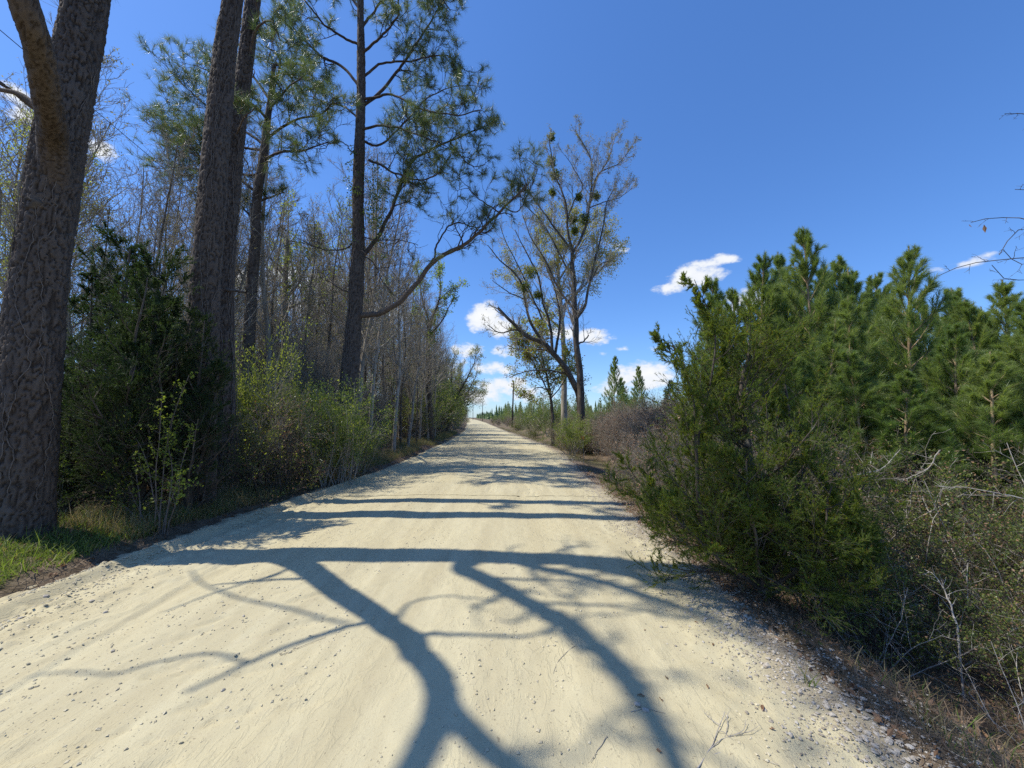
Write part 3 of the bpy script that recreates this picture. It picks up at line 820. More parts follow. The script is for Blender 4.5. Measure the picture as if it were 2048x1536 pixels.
# ------------------------------------------------------------------ 4. the tall pine with the long sweeping limb
Y4 = 12.6
t = thing('pine_tree', 'tall dark pine with a long limb sweeping up to the right over the road', 'pine tree', (0, 0, 0), 'pines lining the left road edge')
X4 = W(697, 800, Y4)[0]
pl = [np.array([X4, Y4, gz(X4, Y4) - .2])] + [W(x, y, Y4) for x, y in ((698, 780), (704, 700), (710, 632), (714, 560), (717, 480), (716, 400), (719, 300), (722, 200), (722, 100), (721, 0))]
e = pl[-1]; pl += [e + np.array([0, 0, 2.]), e + np.array([.1, 0, 4.0])]
bark_trunk('trunk', pl, [.34, .30, .265, .235, .22, .205, .19, .175, .155, .135, .11, .08, .03], M['bark_big'], t, 0.05, 0.03, 0.12, 0.2, 53, flare=0.05)
rr = np.random.default_rng(77)
L4 = [
    ([(712, 632), (760, 624), (800, 603), (835, 565), (865, 525), (910, 500), (955, 470), (995, 428), (1030, 395), (1055, 370)], -1.2, .10, .03),
    ([(862, 528), (875, 490), (890, 460), (905, 448), (925, 447), (955, 455)], -.3, .035, .015),
    ([(712, 520), (745, 490), (775, 440), (795, 385), (820, 330), (860, 300), (905, 282), (950, 262), (985, 245)], 1.0, .075, .02),
    ([(738, 320), (770, 335), (800, 350), (845, 360), (880, 345)], -.8, .045, .015),
    ([(722, 260), (760, 250), (800, 258), (850, 275), (890, 290)], -1.2, .045, .015),
    ([(722, 215), (770, 175), (810, 120), (850, 60), (890, 0)], 1.2, .06, .02),
    ([(722, 110), (760, 75), (790, 40), (800, -20)], -1.2, .05, .02),
    ([(722, 180), (690, 140), (640, 110), (590, 60), (560, 10)], 1.0, .055, .02),
    ([(721, 90), (680, 70), (640, 40), (600, -10)], -1.0, .045, .02),
    ([(720, 60), (760, 10), (800, -40)], .5, .05, .02), ([(721, 20), (690, -20), (650, -60)], .5, .05, .02),
    ([(720, 160), (760, 130), (830, 120), (890, 110), (930, 140)], .6, .045, .015),
    ([(720, 240), (690, 215), (650, 205), (610, 190)], .8, .035, .014),
    ([(716, 480), (680, 500), (640, 495), (600, 480)], -.6, .03, .012),
    ([(718, 510), (745, 525), (770, 570), (800, 600)], .4, .022, .01), ([(714, 470), (760, 480), (800, 480), (835, 490)], -.5, .022, .01),
    ([(716, 590), (690, 580), (650, 560)], -.4, .02, .01),
    ([(718, 320), (690, 290), (670, 280), (640, 300)], -.6, .022, .01),
    ([(800, 255), (850, 200), (900, 175), (945, 170)], .8, .03, .012),
    ([(900, 285), (940, 330), (970, 330)], .3, .025, .012), ([(722, 200), (780, 190), (840, 215), (900, 230), (960, 220)], -1.6, .045, .015),
    ([(722, 0), (780, -30), (850, -40), (900, 20)], .8, .05, .02), ([(722, 280), (760, 290), (820, 240), (880, 250)], 2.0, .045, .015),
    ([(820, 330), (850, 380), (880, 385)], .5, .02, .01), ([(1000, 425), (960, 400), (930, 370)], -.8, .025, .01), ([(1010, 415), (1040, 420), (1075, 340)], -.9, .025, .01),
]
gt = Geo(); gn = Geo()
for i, (pts, dY, r0, r1) in enumerate(L4):
    P = resample(wl(pts, Y4, dY), 8 + 4 * len(pts), 0.03, rr); rw = np.linspace(r0, r1, len(P))
    g = Geo(); g.add(*tubes(P, rw, 8)); obj('limb', g, [M['limb_pine'] if i == 0 else M['bark_pine']], t)
    Ln = np.linalg.norm(np.diff(P, axis=0), axis=1).sum()
    bare = i in (1, 13, 14, 15, 16, 17)
    k = int(Ln * (3.7 if i != 0 else 3.0))
    B1, Rb1 = spawn(P[None], rw[None], k, 0.55 if i == 0 else 0.3, 1.0, 0.9, 0, 0.45, 8, rr, 0.2, (0, 0, 0.07), Labs=1.0, lshape=0.3, curl=0.17, rmin=0.010)
    gt.add(*tubes(B1, Rb1, 5))
    B2, Rb2 = spawn(B1, Rb1, 7, 0.25, 1.0, 0.8, 0.5, 0.6, 6, rr, 0.2, (0, 0, 0.16), lshape=0.3, curl=0.22, rmin=0.008)
    gt.add(*tubes(B2, Rb2, 4))
    high = P[:, 2].mean() > 8
    for B, kp_ in ((B1, .95), (B2, .85 if high else .5)):
        if bare: kp_ *= .12
        kk = rr.random(len(B)) < kp_
        if kk.any(): addn(gn, needles(B[kk, -1], nrm(B[kk, -1] - B[kk, -2]), 46, 0.25, 0.0085, 0.85, rr, 0.24))
obj('twig', gt, [M['bark_pine']], t, 'stuff'); obj('needles', gn, [M['needle']], t, 'stuff')
# vines and climbing evergreen leaves on its trunk
g = Geo()
for q in range(9): g.add(*vine_on(pl[:7], [.30, .27, .24, .21], rr, rr.normal() * 2, 0.010, 0.0, rr.uniform(.6, 1), 60, 0.015))
for q in range(26):
    z = rr.uniform(0.35, 0.95); Pp = resample(pl[:8], 60); b = Pp[int(z * 59)]
    a = rr.uniform(0, 6.28); Lh = rr.uniform(.4, 1.1)
    P = grow(b[None], np.array([[math.cos(a), math.sin(a) * .6, .1]]), np.array([Lh]), 9, .25, (0, 0, -.12), rr)
    g.add(*tubes(P, np.full((1, 9), .006), 3))
obj('vine', g, [M['vine']], t)
g = Geo()
c = np.concatenate([W(755, 415, Y4) + rr.normal(size=(140, 3)) * np.array([.22, .25, .75]), W(712, 420, Y4) + rr.normal(size=(60, 3)) * np.array([.25, .2, .9]), W(712, 340, Y4) + rr.normal(size=(30, 3)) * np.array([.2, .2, .5])])
g.add(*leaves(c, 0.07, rr, 8, 0.06, 0.6, -.4)); obj('ivy_leaves', g, [M['wax']], t, 'stuff')

# ------------------------------------------------------------------ broadleaf tree from image-led limbs
def broadleaf(label, limbs, Y0, rng, trunk_n, bark_m, twig_m, m=(7, 5, 5), L=(0.5, 0.5, 0.5), leaf=None, up=0.10, rmin=0.006, group=None, name='bare_tree', cat='tree', twr=(.012, .008, .005), sides=8, ang=.6, dens=3.0, leafn=1, sc_=0.05, leafkeep=1.0, mistle=None, wander=.13):
    t = thing(name, label, cat, (0, 0, 0), group)
    gt = Geo(); tips = []
    for i, (pts, dY, r0, r1) in enumerate(limbs):
        P3 = wl(pts, Y0, dY) if len(pts[0]) == 2 else pts
        if i == 0: P3 = [np.array([P3[0][0], P3[0][1], gz(P3[0][0], P3[0][1]) - .15])] + list(P3[0:])
        P = resample(P3, 8 + 4 * len(P3), 0.02, rng); rw = np.linspace(r0, r1, len(P))
        g = Geo(); g.add(*tubes(P, rw, sides)); obj('trunk' if i < trunk_n else 'limb', g, [M[bark_m]], t)
        Ln = np.linalg.norm(np.diff(P, axis=0), axis=1).sum()
        st = 0.55 if i < trunk_n else 0.2
        B1, R1 = spawn(P[None], rw[None], max(3, int(Ln * (1 - st) * dens)), st, 1.0, ang, 0, .5, 9, rng, wander, (0, 0, up), Labs=L[0] * 3, lshape=.45, rmin=twr[0])
        gt.add(*tubes(B1, R1, 5))
        B2, R2 = spawn(B1, R1, m[1], .2, 1, ang, L[1], .55, 7, rng, wander * 1.1, (0, 0, up), lshape=.5, rmin=twr[1])
        gt.add(*tubes(B2, R2, 3))
        B3, R3 = spawn(B2, R2, m[2], .2, 1, ang, L[2], .55, 4, rng, wander * 1.1, (0, 0, up), lshape=.4, rmin=twr[2])
        gt.add(*tubes(B3, R3, 3))
        tips.append(B3[:, -1]); tips.append(B3[:, 2]); tips.append(B2[:, -1])
    obj('twig', gt, [M[twig_m]], t, 'stuff')
    tips = np.concatenate(tips)
    if leaf:
        for lm, size, frac, zr in leaf:
            z = tips[:, 2]; zz = (z - z.min()) / (z.max() - z.min())
            kk = (rng.random(len(tips)) < frac) & (zz >= zr[0]) & (zz <= zr[1])
            if kk.sum() < 3: continue
            g = Geo(); g.add(*leaves(tips[kk], size, rng, leafn, sc_, 0.55)); obj('leaves', g, [M[lm]], t, 'stuff')
    if mistle:
        for (x, y, r, dd) in mistle:
            c = W(x, y, Y0 + dd)
            g = Geo()
            r = r * .72
            D = nrm(rng.normal(size=(46, 3))); 
            g.add(*tubes(grow(np.tile(c, (46, 1)), D, np.full(46, r), 5, .2, (0, 0, -.02), rng), np.full((46, 5), .006), 3), 0)
            pp = c + nrm(rng.normal(size=(170, 3))) * r * (rng.random((170, 1)) ** .5)
            g.add(*leaves(pp, 0.11, rng, 3, 0.05, 0.4), 1)
            obj('mistletoe', g, [M['twig'], M['mistletoe']], t, 'stuff')
    return t

Yc = 20.0
rr = np.random.default_rng(101)
broadleaf('tall bare grey tree right of the road, dotted with green mistletoe balls',
    [([(1163, 880), (1162, 800), (1158, 730), (1153, 690), (1152, 650), (1150, 610), (1146, 540), (1145, 500)], 0, .22, .10),
     ([(1145, 505), (1135, 460), (1134, 420), (1125, 385), (1110, 350), (1105, 320), (1098, 280)], -.8, .075, .02),
     ([(1146, 505), (1160, 480), (1172, 450), (1180, 400), (1185, 350), (1178, 310), (1150, 260)], .6, .08, .02),
     ([(1182, 400), (1195, 355), (1215, 320), (1232, 270)], .8, .045, .015),
     ([(1185, 372), (1200, 345), (1240, 325), (1265, 290)], .9, .035, .012),
     ([(1145, 500), (1120, 470), (1095, 435), (1070, 400), (1055, 378)], -.8, .07, .02),
     ([(1148, 560), (1120, 510), (1100, 470), (1080, 440), (1040, 400)], .4, .05, .015),
     ([(1152, 640), (1170, 610), (1178, 570), (1190, 520), (1205, 460), (1214, 405), (1230, 375)], .2, .08, .02),
     ([(1180, 415), (1205, 405), (1240, 395), (1265, 375)], 1.5, .035, .012),
     ([(1178, 570), (1200, 530), (1225, 520)], .4, .035, .015),
     ([(1134, 440), (1150, 400), (1165, 375), (1150, 340), (1130, 310)], .3, .045, .012),
     ([(1154, 690), (1170, 680), (1178, 670)], 0, .05, .03),
     ([(1150, 620), (1125, 590), (1108, 560), (1090, 520), (1060, 470), (1045, 430)], .9, .07, .02)],
    Yc, rr, 1, 'bark_dark', 'twig', m=(6, 7, 6), L=(0.42, 0.55, 0.5), leaf=[('budleaf', 0.065, .8, (0.25, 1))], up=.10, dens=3.6,
    mistle=[(1103, 324, .42, 0), (1110, 350, .45, -.1), (1104, 385, .3, 0), (1158, 395, .26, 0), (1168, 438, .5, .2), (1146, 440, .3, 0), (1103, 275, .2, 0), (1192, 392, .35, .6), (1149, 462, .25, 0)])
rr = np.random.default_rng(102)
broadleaf('old leaning tree whose broken topped trunk tilts left out over the road',
    [([(1160, 800), (1150, 770), (1130, 735), (1105, 705), (1085, 685), (1050, 670), (1020, 640), (995, 615)], -1.0, .24, .07),
     ([(1085, 685), (1060, 640), (1050, 600), (1040, 560), (1000, 520), (975, 490)], -1.5, .09, .02),
     ([(1105, 705), (1100, 650), (1085, 600), (1075, 550), (1050, 500), (1030, 460)], 0, .09, .02),
     ([(1060, 672), (1030, 660), (1000, 665), (975, 650)], -1.2, .06, .02),
     ([(1120, 725), (1090, 700), (1040, 700), (1015, 690)], .5, .06, .02),
     ([(1110, 710), (1120, 640), (1110, 580), (1095, 540)], 0.5, .08, .02),
     ([(1050, 600), (1010, 580), (985, 560)], -1.5, .04, .015), ([(1085, 640), (1050, 560), (1010, 480), (1000, 450)], -.8, .05, .015),
     ([(1140, 750), (1090, 740), (1045, 745), (1020, 755)], -.6, .05, .02)],
    21.5, rr, 1, 'bark_dark', 'twig', m=(6, 5, 5), L=(.40, .55, .5), leaf=[('budleaf', 0.065, .5, (0, 1)), ('mistletoe', 0.08, .05, (0, .6))], up=.07, ang=.75,
    mistle=[(1062, 545, .5, -.8), (1050, 575, .4, -.9), (1075, 590, .35, 0)])
rr = np.random.default_rng(103)
broadleaf('straight mid-sized tree behind the leaning trunk with a yellow green crown',
    [([(1128, 850), (1128, 780), (1128, 700), (1122, 620), (1118, 560), (1115, 500)], 0, .24, .08),
     ([(1120, 600), (1095, 540), (1080, 500), (1070, 450)], .5, .07, .02), ([(1118, 560), (1150, 510), (1175, 470), (1200, 440)], 1, .07, .02),
     ([(1118, 520), (1110, 470), (1110, 430)], 0, .06, .02), ([(1122, 620), (1170, 570), (1210, 530), (1235, 500)], 1, .07, .02),
     ([(1125, 660), (1080, 620), (1040, 570), (1010, 530)], 1, .07, .02), ([(1118, 540), (1140, 480), (1150, 430)], -1, .05, .02), ([(1122, 600), (1180, 560), (1220, 470)], 0, .05, .02)],
    26, rr, 1, 'bark_grey', 'twig', m=(6, 5, 5), L=(.55, .6, .5), leaf=[('yellowbud', 0.12, .8, (.2, 1))], up=.06, ang=.7, twr=(.012, .009, .006), leafn=3, sc_=.14, dens=3.6)
rr = np.random.default_rng(104)
broadleaf('low leafy tree crowding round the foot of the leaning trunk, with old brown leaves',
    [([(1105, 845), (1102, 800), (1095, 760), (1085, 720)], 0, .12, .05), ([(1100, 790), (1080, 750), (1060, 715), (1040, 690)], -1, .05, .015),
     ([(1098, 780), (1075, 775), (1062, 785)], -.5, .04, .015), ([(1090, 740), (1060, 690), (1035, 665)], 0, .05, .015), ([(1085, 720), (1080, 680), (1090, 640)], 0, .04, .015), ([(1100, 800), (1130, 760), (1140, 720)], 0.5, .04, .015)],
    23, rr, 1, 'bark_dark', 'twig', L=(.5, .55, .5), leaf=[('olive', 0.12, .8, (0, 1)), ('brownleaf', .11, .4, (0, 1))], up=.03, ang=.8, leafn=3, dens=5, sc_=.1, name='leafy_tree')

# ------------------------------------------------------------------ left wood: trees with leaf
rr = np.random.default_rng(105)
broadleaf('green leafed young oak in the left wood, first one left of the road bend',
    [([(862, 860), (858, 780), (856, 700), (858, 660), (862, 640)], 0, .20, .12), ([(860, 650), (845, 600), (838, 560), (835, 540)], -.5, .08, .02),
     ([(862, 640), (878, 600), (880, 560), (870, 535)], .3, .08, .02), ([(860, 670), (885, 640), (900, 610), (910, 590)], .5, .06, .02), ([(858, 680), (835, 650), (825, 620)], -.5, .06, .02),
     ([(878, 600), (900, 580), (915, 575)], .2, .04, .015)],
    24, rr, 1, 'bark_dark', 'twig', L=(.42, .5, .5), leaf=[('fresh', 0.12, .75, (0.1, 1))], up=.08, ang=.65, leafn=2, sc_=.08, name='leafy_tree')
rr = np.random.default_rng(106)
broadleaf('pale barked tree with sparse new leaves between crooked pine and long limbed pine',
    [([(572, 760), (570, 680), (570, 600), (572, 540), (574, 480)], 0, .20, .09), ([(571, 600), (600, 560), (625, 510), (640, 470)], 0, .06, .02), ([(572, 560), (545, 520), (530, 480)], 0, .05, .02),
     ([(572, 620), (620, 600), (660, 605)], -.5, .05, .015), ([(574, 490), (560, 450), (575, 420)], 0, .04, .015)],
    17, rr, 1, 'bark_grey', 'twig', L=(.38, .5, .45), leaf=[('olive', 0.11, .32, (0.1, 1)), ('fresh', .10, .2, (.1, 1))], up=.08, ang=.65, leafn=2, sc_=.08, name='leafy_tree')
rr = np.random.default_rng(107)
for i, (x, y, Y) in enumerate([(918, 838, 36), (935, 838, 46)]):
    b = G(x - 26 - 4 * i, y + 15)
    X0 = float(cen(Y) - hwd(Y) - 1.2); z0 = gz(X0, Y)
    t_ = np.array([X0, Y, z0])
    broadleaf(['dark arching tree leaning right over the road bend', 'farther arching tree at the road bend, its crown almost touching the road centre'][i],
        [([t_, t_ + [.3, 0, 1.6], t_ + [1.0, -.3, 3.4], t_ + [1.9, -.6, 5.0]], 0, .20, .08), ([t_ + [.5, 0, 2.2], t_ + [1.6, 0, 3.0], t_ + [2.9, .3, 4.2]], 0, .08, .02),
         ([t_ + [.8, 0, 3.0], t_ + [.4, 0, 5.0], t_ + [.6, .2, 7.4]], 0, .09, .02), ([t_ + [1.9, -.6, 5.0], t_ + [2.6, -.6, 6.5], t_ + [2.7, -.6, 7.6]], 0, .06, .02),
         ([t_ + [.2, 0, 1.4], t_ + [-.8, 0, 4.0], t_ + [-1.2, .2, 7.0]], 0, .08, .02), ([t_ + [1.0, -.3, 3.4], t_ + [2.0, -1, 3.7], t_ + [3.2, -1.4, 3.9]], 0, .05, .02)],
        Y, rr, 1, 'bark_dark', 'bark_grey', L=(.55, .55, .5), leaf=[('budleaf', 0.12, .45, (0, 1)), ('olive', .12, .25, (0, 1))], up=.02, ang=.75, leafn=2, sc_=.1, dens=3.4)

rr = np.random.default_rng(108)
b = np.array([-13.8, 10.5, gz(-13.8, 10.5)])
broadleaf('small leafed evergreen oak showing at the picture edge behind the massive forked pine',
    [([b, b + [.1, 0, 2.5], b + [.2, 0, 5], b + [.3, 0, 7]], 0, .2, .08), ([b + [.1, 0, 3], b + [1.2, -.5, 5], b + [1.8, -.5, 6.8]], 0, .08, .02), ([b + [.1, 0, 4], b + [-1.0, 0, 6], b + [-1.6, 0, 8]], 0, .08, .02),
     ([b + [.2, 0, 5], b + [.8, -.8, 7], b + [.9, -.8, 9]], 0, .07, .02), ([b + [.1, 0, 2.5], b + [1.4, .5, 3.8], b + [2.3, .5, 4.8]], 0, .06, .02)],
    10.5, rr, 1, 'bark_grey', 'twig', L=(.5, .5, .5), leaf=[('olive', 0.07, .8, (0, 1))], up=.05, ang=.7, leafn=3, sc_=.09, dens=3.4, name='leafy_tree')

# ------------------------------------------------------------------ prototypes for the bare wood
def bare_proto(seed, H, r0, leafm=None, fork=False, vine=False):
    rng = np.random.default_rng(seed)
    t = link('bare_tree', None)
    P = grow(np.zeros((1, 3)), np.array([[0, 0, 1.0]]), np.array([H]), 18, 0.045, (0, 0, 0.05), rng)
    Rr = np.linspace(r0, 0.012, 18)[None] ** 1.0
    P[:, :, 2] -= 0.15
    g = Geo(); g.add(*tubes(P, Rr, 7))
    mt = M['bark_grey'] if seed % 2 else M['bark_dark']
    obj('trunk', g, [mt], t)
    g = Geo()
    B1, R1 = spawn(P, Rr, 26, .28, .99, .65, 0, .42, 9, rng, .10, (0, 0, .10), Labs=H * .24, lshape=.62, rmin=.010)
    g.add(*tubes(B1, R1, 4))
    B2, R2 = spawn(B1, R1, 8, .15, 1, .65, .45, .5, 6, rng, .13, (0, 0, .06), lshape=.5, rmin=.008)
    g.add(*tubes(B2, R2, 3))
    B3, R3 = spawn(B2, R2, 6, .15, 1, .65, .55, .6, 3, rng, .15, (0, 0, .06), lshape=.4, rmin=.006)
    g.add(*tubes(B3, R3, 3))
    D, RD = spawn(P, Rr, 9, .05, .3, 1.2, 0, .25, 6, rng, .15, (0, 0, -.02), Labs=1.0, rmin=.008)
    g.add(*tubes(D, RD, 3))
    obj('twig', g, [M['twig']], t, 'stuff')
    if leafm:
        g = Geo(); tp_ = np.concatenate([B3[:, -1], B3[:, 2]]); kk = rng.random(len(tp_)) < leafm[1]
        g.add(*leaves(tp_[kk], leafm[2], rng, 1, .05, .5)); obj('leaves', g, [M[leafm[0]]], t, 'stuff')
    return t
protos = [bare_proto(201, 12.5, .10, ('budleaf', .5, .07)), bare_proto(202, 11, .08), bare_proto(203, 14, .13), bare_proto(204, 9.5, .065, ('budleaf', .6, .07)),
          bare_proto(205, 12, .09), bare_proto(206, 10.5, .075, ('fresh', .5, .09))]

def zone(px):
    if px < 150: return 'seen left of the massive forked pine'
    if px < 380: return 'seen between the massive forked pine and the twin pines'
    if px < 520: return 'seen between the twin pines and the crooked thinner pine'
    if px < 700: return 'seen between the crooked pine and the long limbed pine'
    if px < 800: return 'seen right of the long limbed pine trunk'
    return 'seen beside the green leafed oak near the road bend'
def pxof(x, y): return 1024 + FPX * x / y
def depthword(Y, s):
    return ('front row ' if s < 3.5 else '') + ('near' if Y < 15 else 'mid distance' if Y < 28 else 'far')

rr = np.random.default_rng(300)
spots = []
used = [False] * len(protos)
tries = 0
while len(spots) < 285 and tries < 20000:
    tries += 1
    Y = 9.5 + 85 * rr.random() ** 1.5
    s = 0.9 + (8 + Y * 0.45) * rr.random() ** 1.25
    x = cen(Y) - hwd(Y) - s
    if Y < 14 and s < 3.5: continue
    if Y < 12 and x > -8.5: continue
    px = pxof(x, Y)
    if px < -60: continue
    if any((x - a) ** 2 + (Y - b) ** 2 < 0.55 ** 2 for a, b, _ in spots): continue
    spots.append((x, Y, s))
kinds = ['thin grey bare tree with swollen buds', 'slim dark bare tree', 'tall straight grey bare tree', 'short dark bare sapling tree', 'medium grey bare tree', 'slender tree flushed with new leaves']
for x, Y, s in spots:
    k = int(rr.integers(0, 6))
    if k == 5 and rr.random() < .4: k = 1
    hf_ = hf = (0.85 + 0.35 * rr.random()) * (0.82 if Y < 16 else 1.0) * (.72 if s < 3 and Y > 16 else 1.0)
    ad = 'shortest ' if hf < .75 else 'low ' if hf < .88 else 'tall ' if hf > 1.08 else ''
    lab = f'{ad}{kinds[k]}, {depthword(Y, s)}, {zone(pxof(x, Y))}'
    lab = ' '.join(lab.split()[:16])
    gp = 'bare trees of the wood left of the road'
    loc = (x, Y, gz(x, Y)); rz = rr.random() * 6.28
    if not used[k]:
        o = protos[k]; o.location = loc; o.rotation_euler = (0, 0, rz); o.scale = (hf,) * 3; o['label'] = lab; o['group'] = gp; o['category'] = 'tree'; used[k] = True
    else:
        c = copy_thing(protos[k], loc, rz, hf, lab, gp); c['category'] = 'tree'
    # slight lean of the individuals
# ------------------------------------------------------------------ shrubs
def shrub_proto(seed, name, H, Rr, nst, stem_m, leafs, rmin=.004, m=(5, 5), leafn=3, size=.05, sc_=.05, ang=.6, up=.03, wander=.14, spread=.7, width=.5, stems_r=.018, needle=None, levels=2, lowstart=.15, r3=None):
    rng = np.random.default_rng(seed)
    t = link(name, None)
    p0 = np.zeros((nst, 3)); p0[:, :2] = rng.normal(size=(nst, 2)) * Rr * .18; p0[:, 2] = -.05
    a = rng.random(nst) * 6.28; tilt = rng.random(nst) ** .7 * spread
    d = np.stack([np.cos(a) * np.sin(tilt), np.sin(a) * np.sin(tilt), np.cos(tilt)], 1)
    P = grow(p0, d, H * (.6 + .5 * rng.random(nst)), 10, wander * .6, (0, 0, .03), rng)
    Rt = np.linspace(stems_r, rmin, 10)[None] * np.ones((nst, 1))
    g = Geo(); g.add(*tubes(P, Rt, 5))
    B1, R1 = spawn(P, Rt, m[0], lowstart, 1, ang, .45, .6, 7, rng, wander, (0, 0, up), lshape=.4, rmin=rmin)
    g.add(*tubes(B1, R1, 3))
    B2, R2 = spawn(B1, R1, m[1], .2, 1, ang, .5, .6, 5, rng, wander, (0, 0, up), lshape=.3, rmin=rmin * .7)
    g.add(*tubes(B2, R2, 3))
    E = [B2, B1]
    if levels > 2:
        B3, R3 = spawn(B2, R2, 4, .2, 1, ang, .55, .6, 3, rng, wander, (0, 0, up), lshape=.3, rmin=rmin * .6)
        g.add(*tubes(B3, R3, 3)); E.append(B3)
    obj('stems', g, [M[stem_m]], t, 'stuff')
    pos = np.concatenate([np.concatenate([b[:, -1], b[:, -2]]) for b in E]); dd = np.concatenate([np.concatenate([nrm(b[:, -1] - b[:, -2])] * 2) for b in E])
    for lm, frac, sz in leafs:
        kk = rng.random(len(pos)) < frac
        g = Geo()
        if needle: addn(g, needles(pos[kk], dd[kk], needle[0], sz, needle[1], needle[2], rng, needle[3]))
        else: g.add(*leaves(pos[kk], sz, rng, leafn, sc_, width, .2, dd[kk] * .8))
        obj('leaves', g, [M[lm]], t, 'stuff')
    return t

placed = {}
def place(proto, x, y, rz, s, label, group, cat='shrub', dz=0.0):
    loc = (x, y, gz(x, y) + dz)
    label = ' '.join(label.split()[:16])
    if proto.name not in placed:
        placed[proto.name] = 1
        proto.location = loc; proto.rotation_euler = (0, 0, rz); proto.scale = (s,) * 3 if np.isscalar(s) else s
        proto['label'] = label; proto['category'] = cat
        if group: proto['group'] = group
        return proto
    c = copy_thing(proto, loc, rz, s, label, group); c['category'] = cat
    if not group and 'group' in c: del c['group']
    return c

sh_olive = shrub_proto(401, 'olive_shrub', 2.3, .9, 16, 'twig', [('olive', .75, .055)], leafn=4, m=(6, 6), sc_=.06)
sh_wax = shrub_proto(402, 'waxy_shrub', 2.2, .9, 14, 'twig', [('wax', .8, .06), ('olive', .2, .06)], leafn=5, m=(6, 6), sc_=.07)
sh_brush = shrub_proto(403, 'bare_brush', 1.7, .8, 34, 'twig_brush', [('brownleaf', .12, .05)], leafn=1, m=(6, 6), levels=3, ang=.7, spread=.8, stems_r=.008, rmin=.0032, wander=.18)
sh_scrub = shrub_proto(404, 'thorny_scrub', 1.6, .9, 22, 'bark_dark', [('olive', .22, .034), ('wax', .30, .036), ('brownleaf', .10, .035)], leafn=2, m=(6, 5), levels=3, ang=.9, spread=1.0, stems_r=.008, rmin=.0024, wander=.2, sc_=.02)
sh_fresh = shrub_proto(405, 'bright_shrub', 1.7, .7, 14, 'twig', [('grass', .8, .05), ('fresh', .3, .05)], leafn=5, m=(6, 6), sc_=.05)
sh_brown = shrub_proto(406, 'brown_leaf_brush', 1.3, .8, 20, 'bark_dark', [('brownleaf', .2, .05), ('olive', .22, .05)], leafn=2, m=(5, 5), ang=.9, spread=1.1, stems_r=.008, rmin=.003)
sh_pale = shrub_proto(407, 'pale_dead_brush', 1.5, .8, 7, 'twig_pale', [], m=(5, 3), ang=1.0, spread=1.0, stems_r=.010, rmin=.0036, wander=.16)

sh_thicket = shrub_proto(408, 'sapling_thicket', 4.6, 2.2, 46, 'bark_grey', [('budleaf', .10, .06)], leafn=1, m=(9, 6), levels=3, ang=.6, spread=.28, stems_r=.020, rmin=.006, wander=.10, lowstart=.25)
rr = np.random.default_rng(500)
# left verge, from the cedar to the sweeping-limb pine
Ls = [(sh_olive, 470, (.85, .85, 1.25), 8.6, 'olive green shrub just right of the dark left cedar'), (sh_olive, 520, (1.0, 1.0, 1.45), 9.6, 'tall olive shrub below the crooked thinner pine'),
      (sh_olive, 568, (.75, .75, 1.3), 9.2, 'glossy leafed shrub left of centre between crooked pine and long limbed pine'), (sh_olive, 600, .95, 10.8, 'olive shrub behind the glossy leafed shrub by the long limbed pine'),
      (sh_wax, 690, (.8, .8, 1.15), 9.6, 'dense green shrub hiding the foot of the long limbed pine'), (sh_wax, 650, (.6, .6, .95), 9.2, 'dense green shrub left of the one at the foot of the long limbed pine'),
      (sh_olive, 500, .7, 8.0, 'low olive shrub in front of the wood beside the road edge'), (sh_brown, 560, 1.0, 7.9, 'tangle of dark stems with reddish dead leaves on the left verge'),
      (sh_brown, 480, .95, 7.7, 'low dark brush with dead leaves beside the second twin pine'), (sh_brown, 610, .9, 8.6, 'dark leafless brush at the foot of the glossy shrub'),
      (sh_fresh, 455, 1.2, 11.5, 'bright yellow green shrub glowing behind the second twin pine'), (sh_brush, 540, 1.0, 8.4, 'grey twiggy brush among the olive shrubs left of the road'),
      (sh_fresh, 500, (.7, .7, 1.0), 8.9, 'yellow green sunlit shrub just right of the twin pines'), (sh_fresh, 545, (.8, .8, 1.15), 10.2, 'yellow green sunlit shrub under the crooked pine'),
      (sh_fresh, 600, (.8, .8, 1.25), 11.2, 'tall yellow green shrub left of the long limbed pine'), (sh_fresh, 668, (.7, .7, 1.0), 10.0, 'fresh green shrub touching the long limbed pine trunk'),
      (sh_wax, 720, .75, 11.0, 'small dark green shrub right of the long limbed pine foot')]
for pr, px, s, Y, lab in Ls:
    x = (px - 1024) / FPX * Y
    place(pr, x, Y, rr.random() * 6.28, s, lab, 'shrubs of the left verge')
for i, (x, Y, s_) in enumerate([(-8.6, 6.6, 1.0), (-9.6, 7.6, 1.2), (-8.2, 8.2, 1.1), (-7.4, 5.7, .55), (-6.6, 5.6, .5), (-11.2, 8.2, 1.3), (-10.4, 6.2, 1.2)]):
    place(sh_wax, x, Y, rr.random() * 6.28, s_, 'dark green shrub in the shade ' + ['just right of the massive forked pine foot', 'behind the left cedars', 'deep behind the left cedars', 'low under the tallest left cedar', 'low under the drooping left cedar', 'farthest back between the left trunks', 'hidden behind the massive forked pine'][i], 'shaded shrubs behind the left cedars')
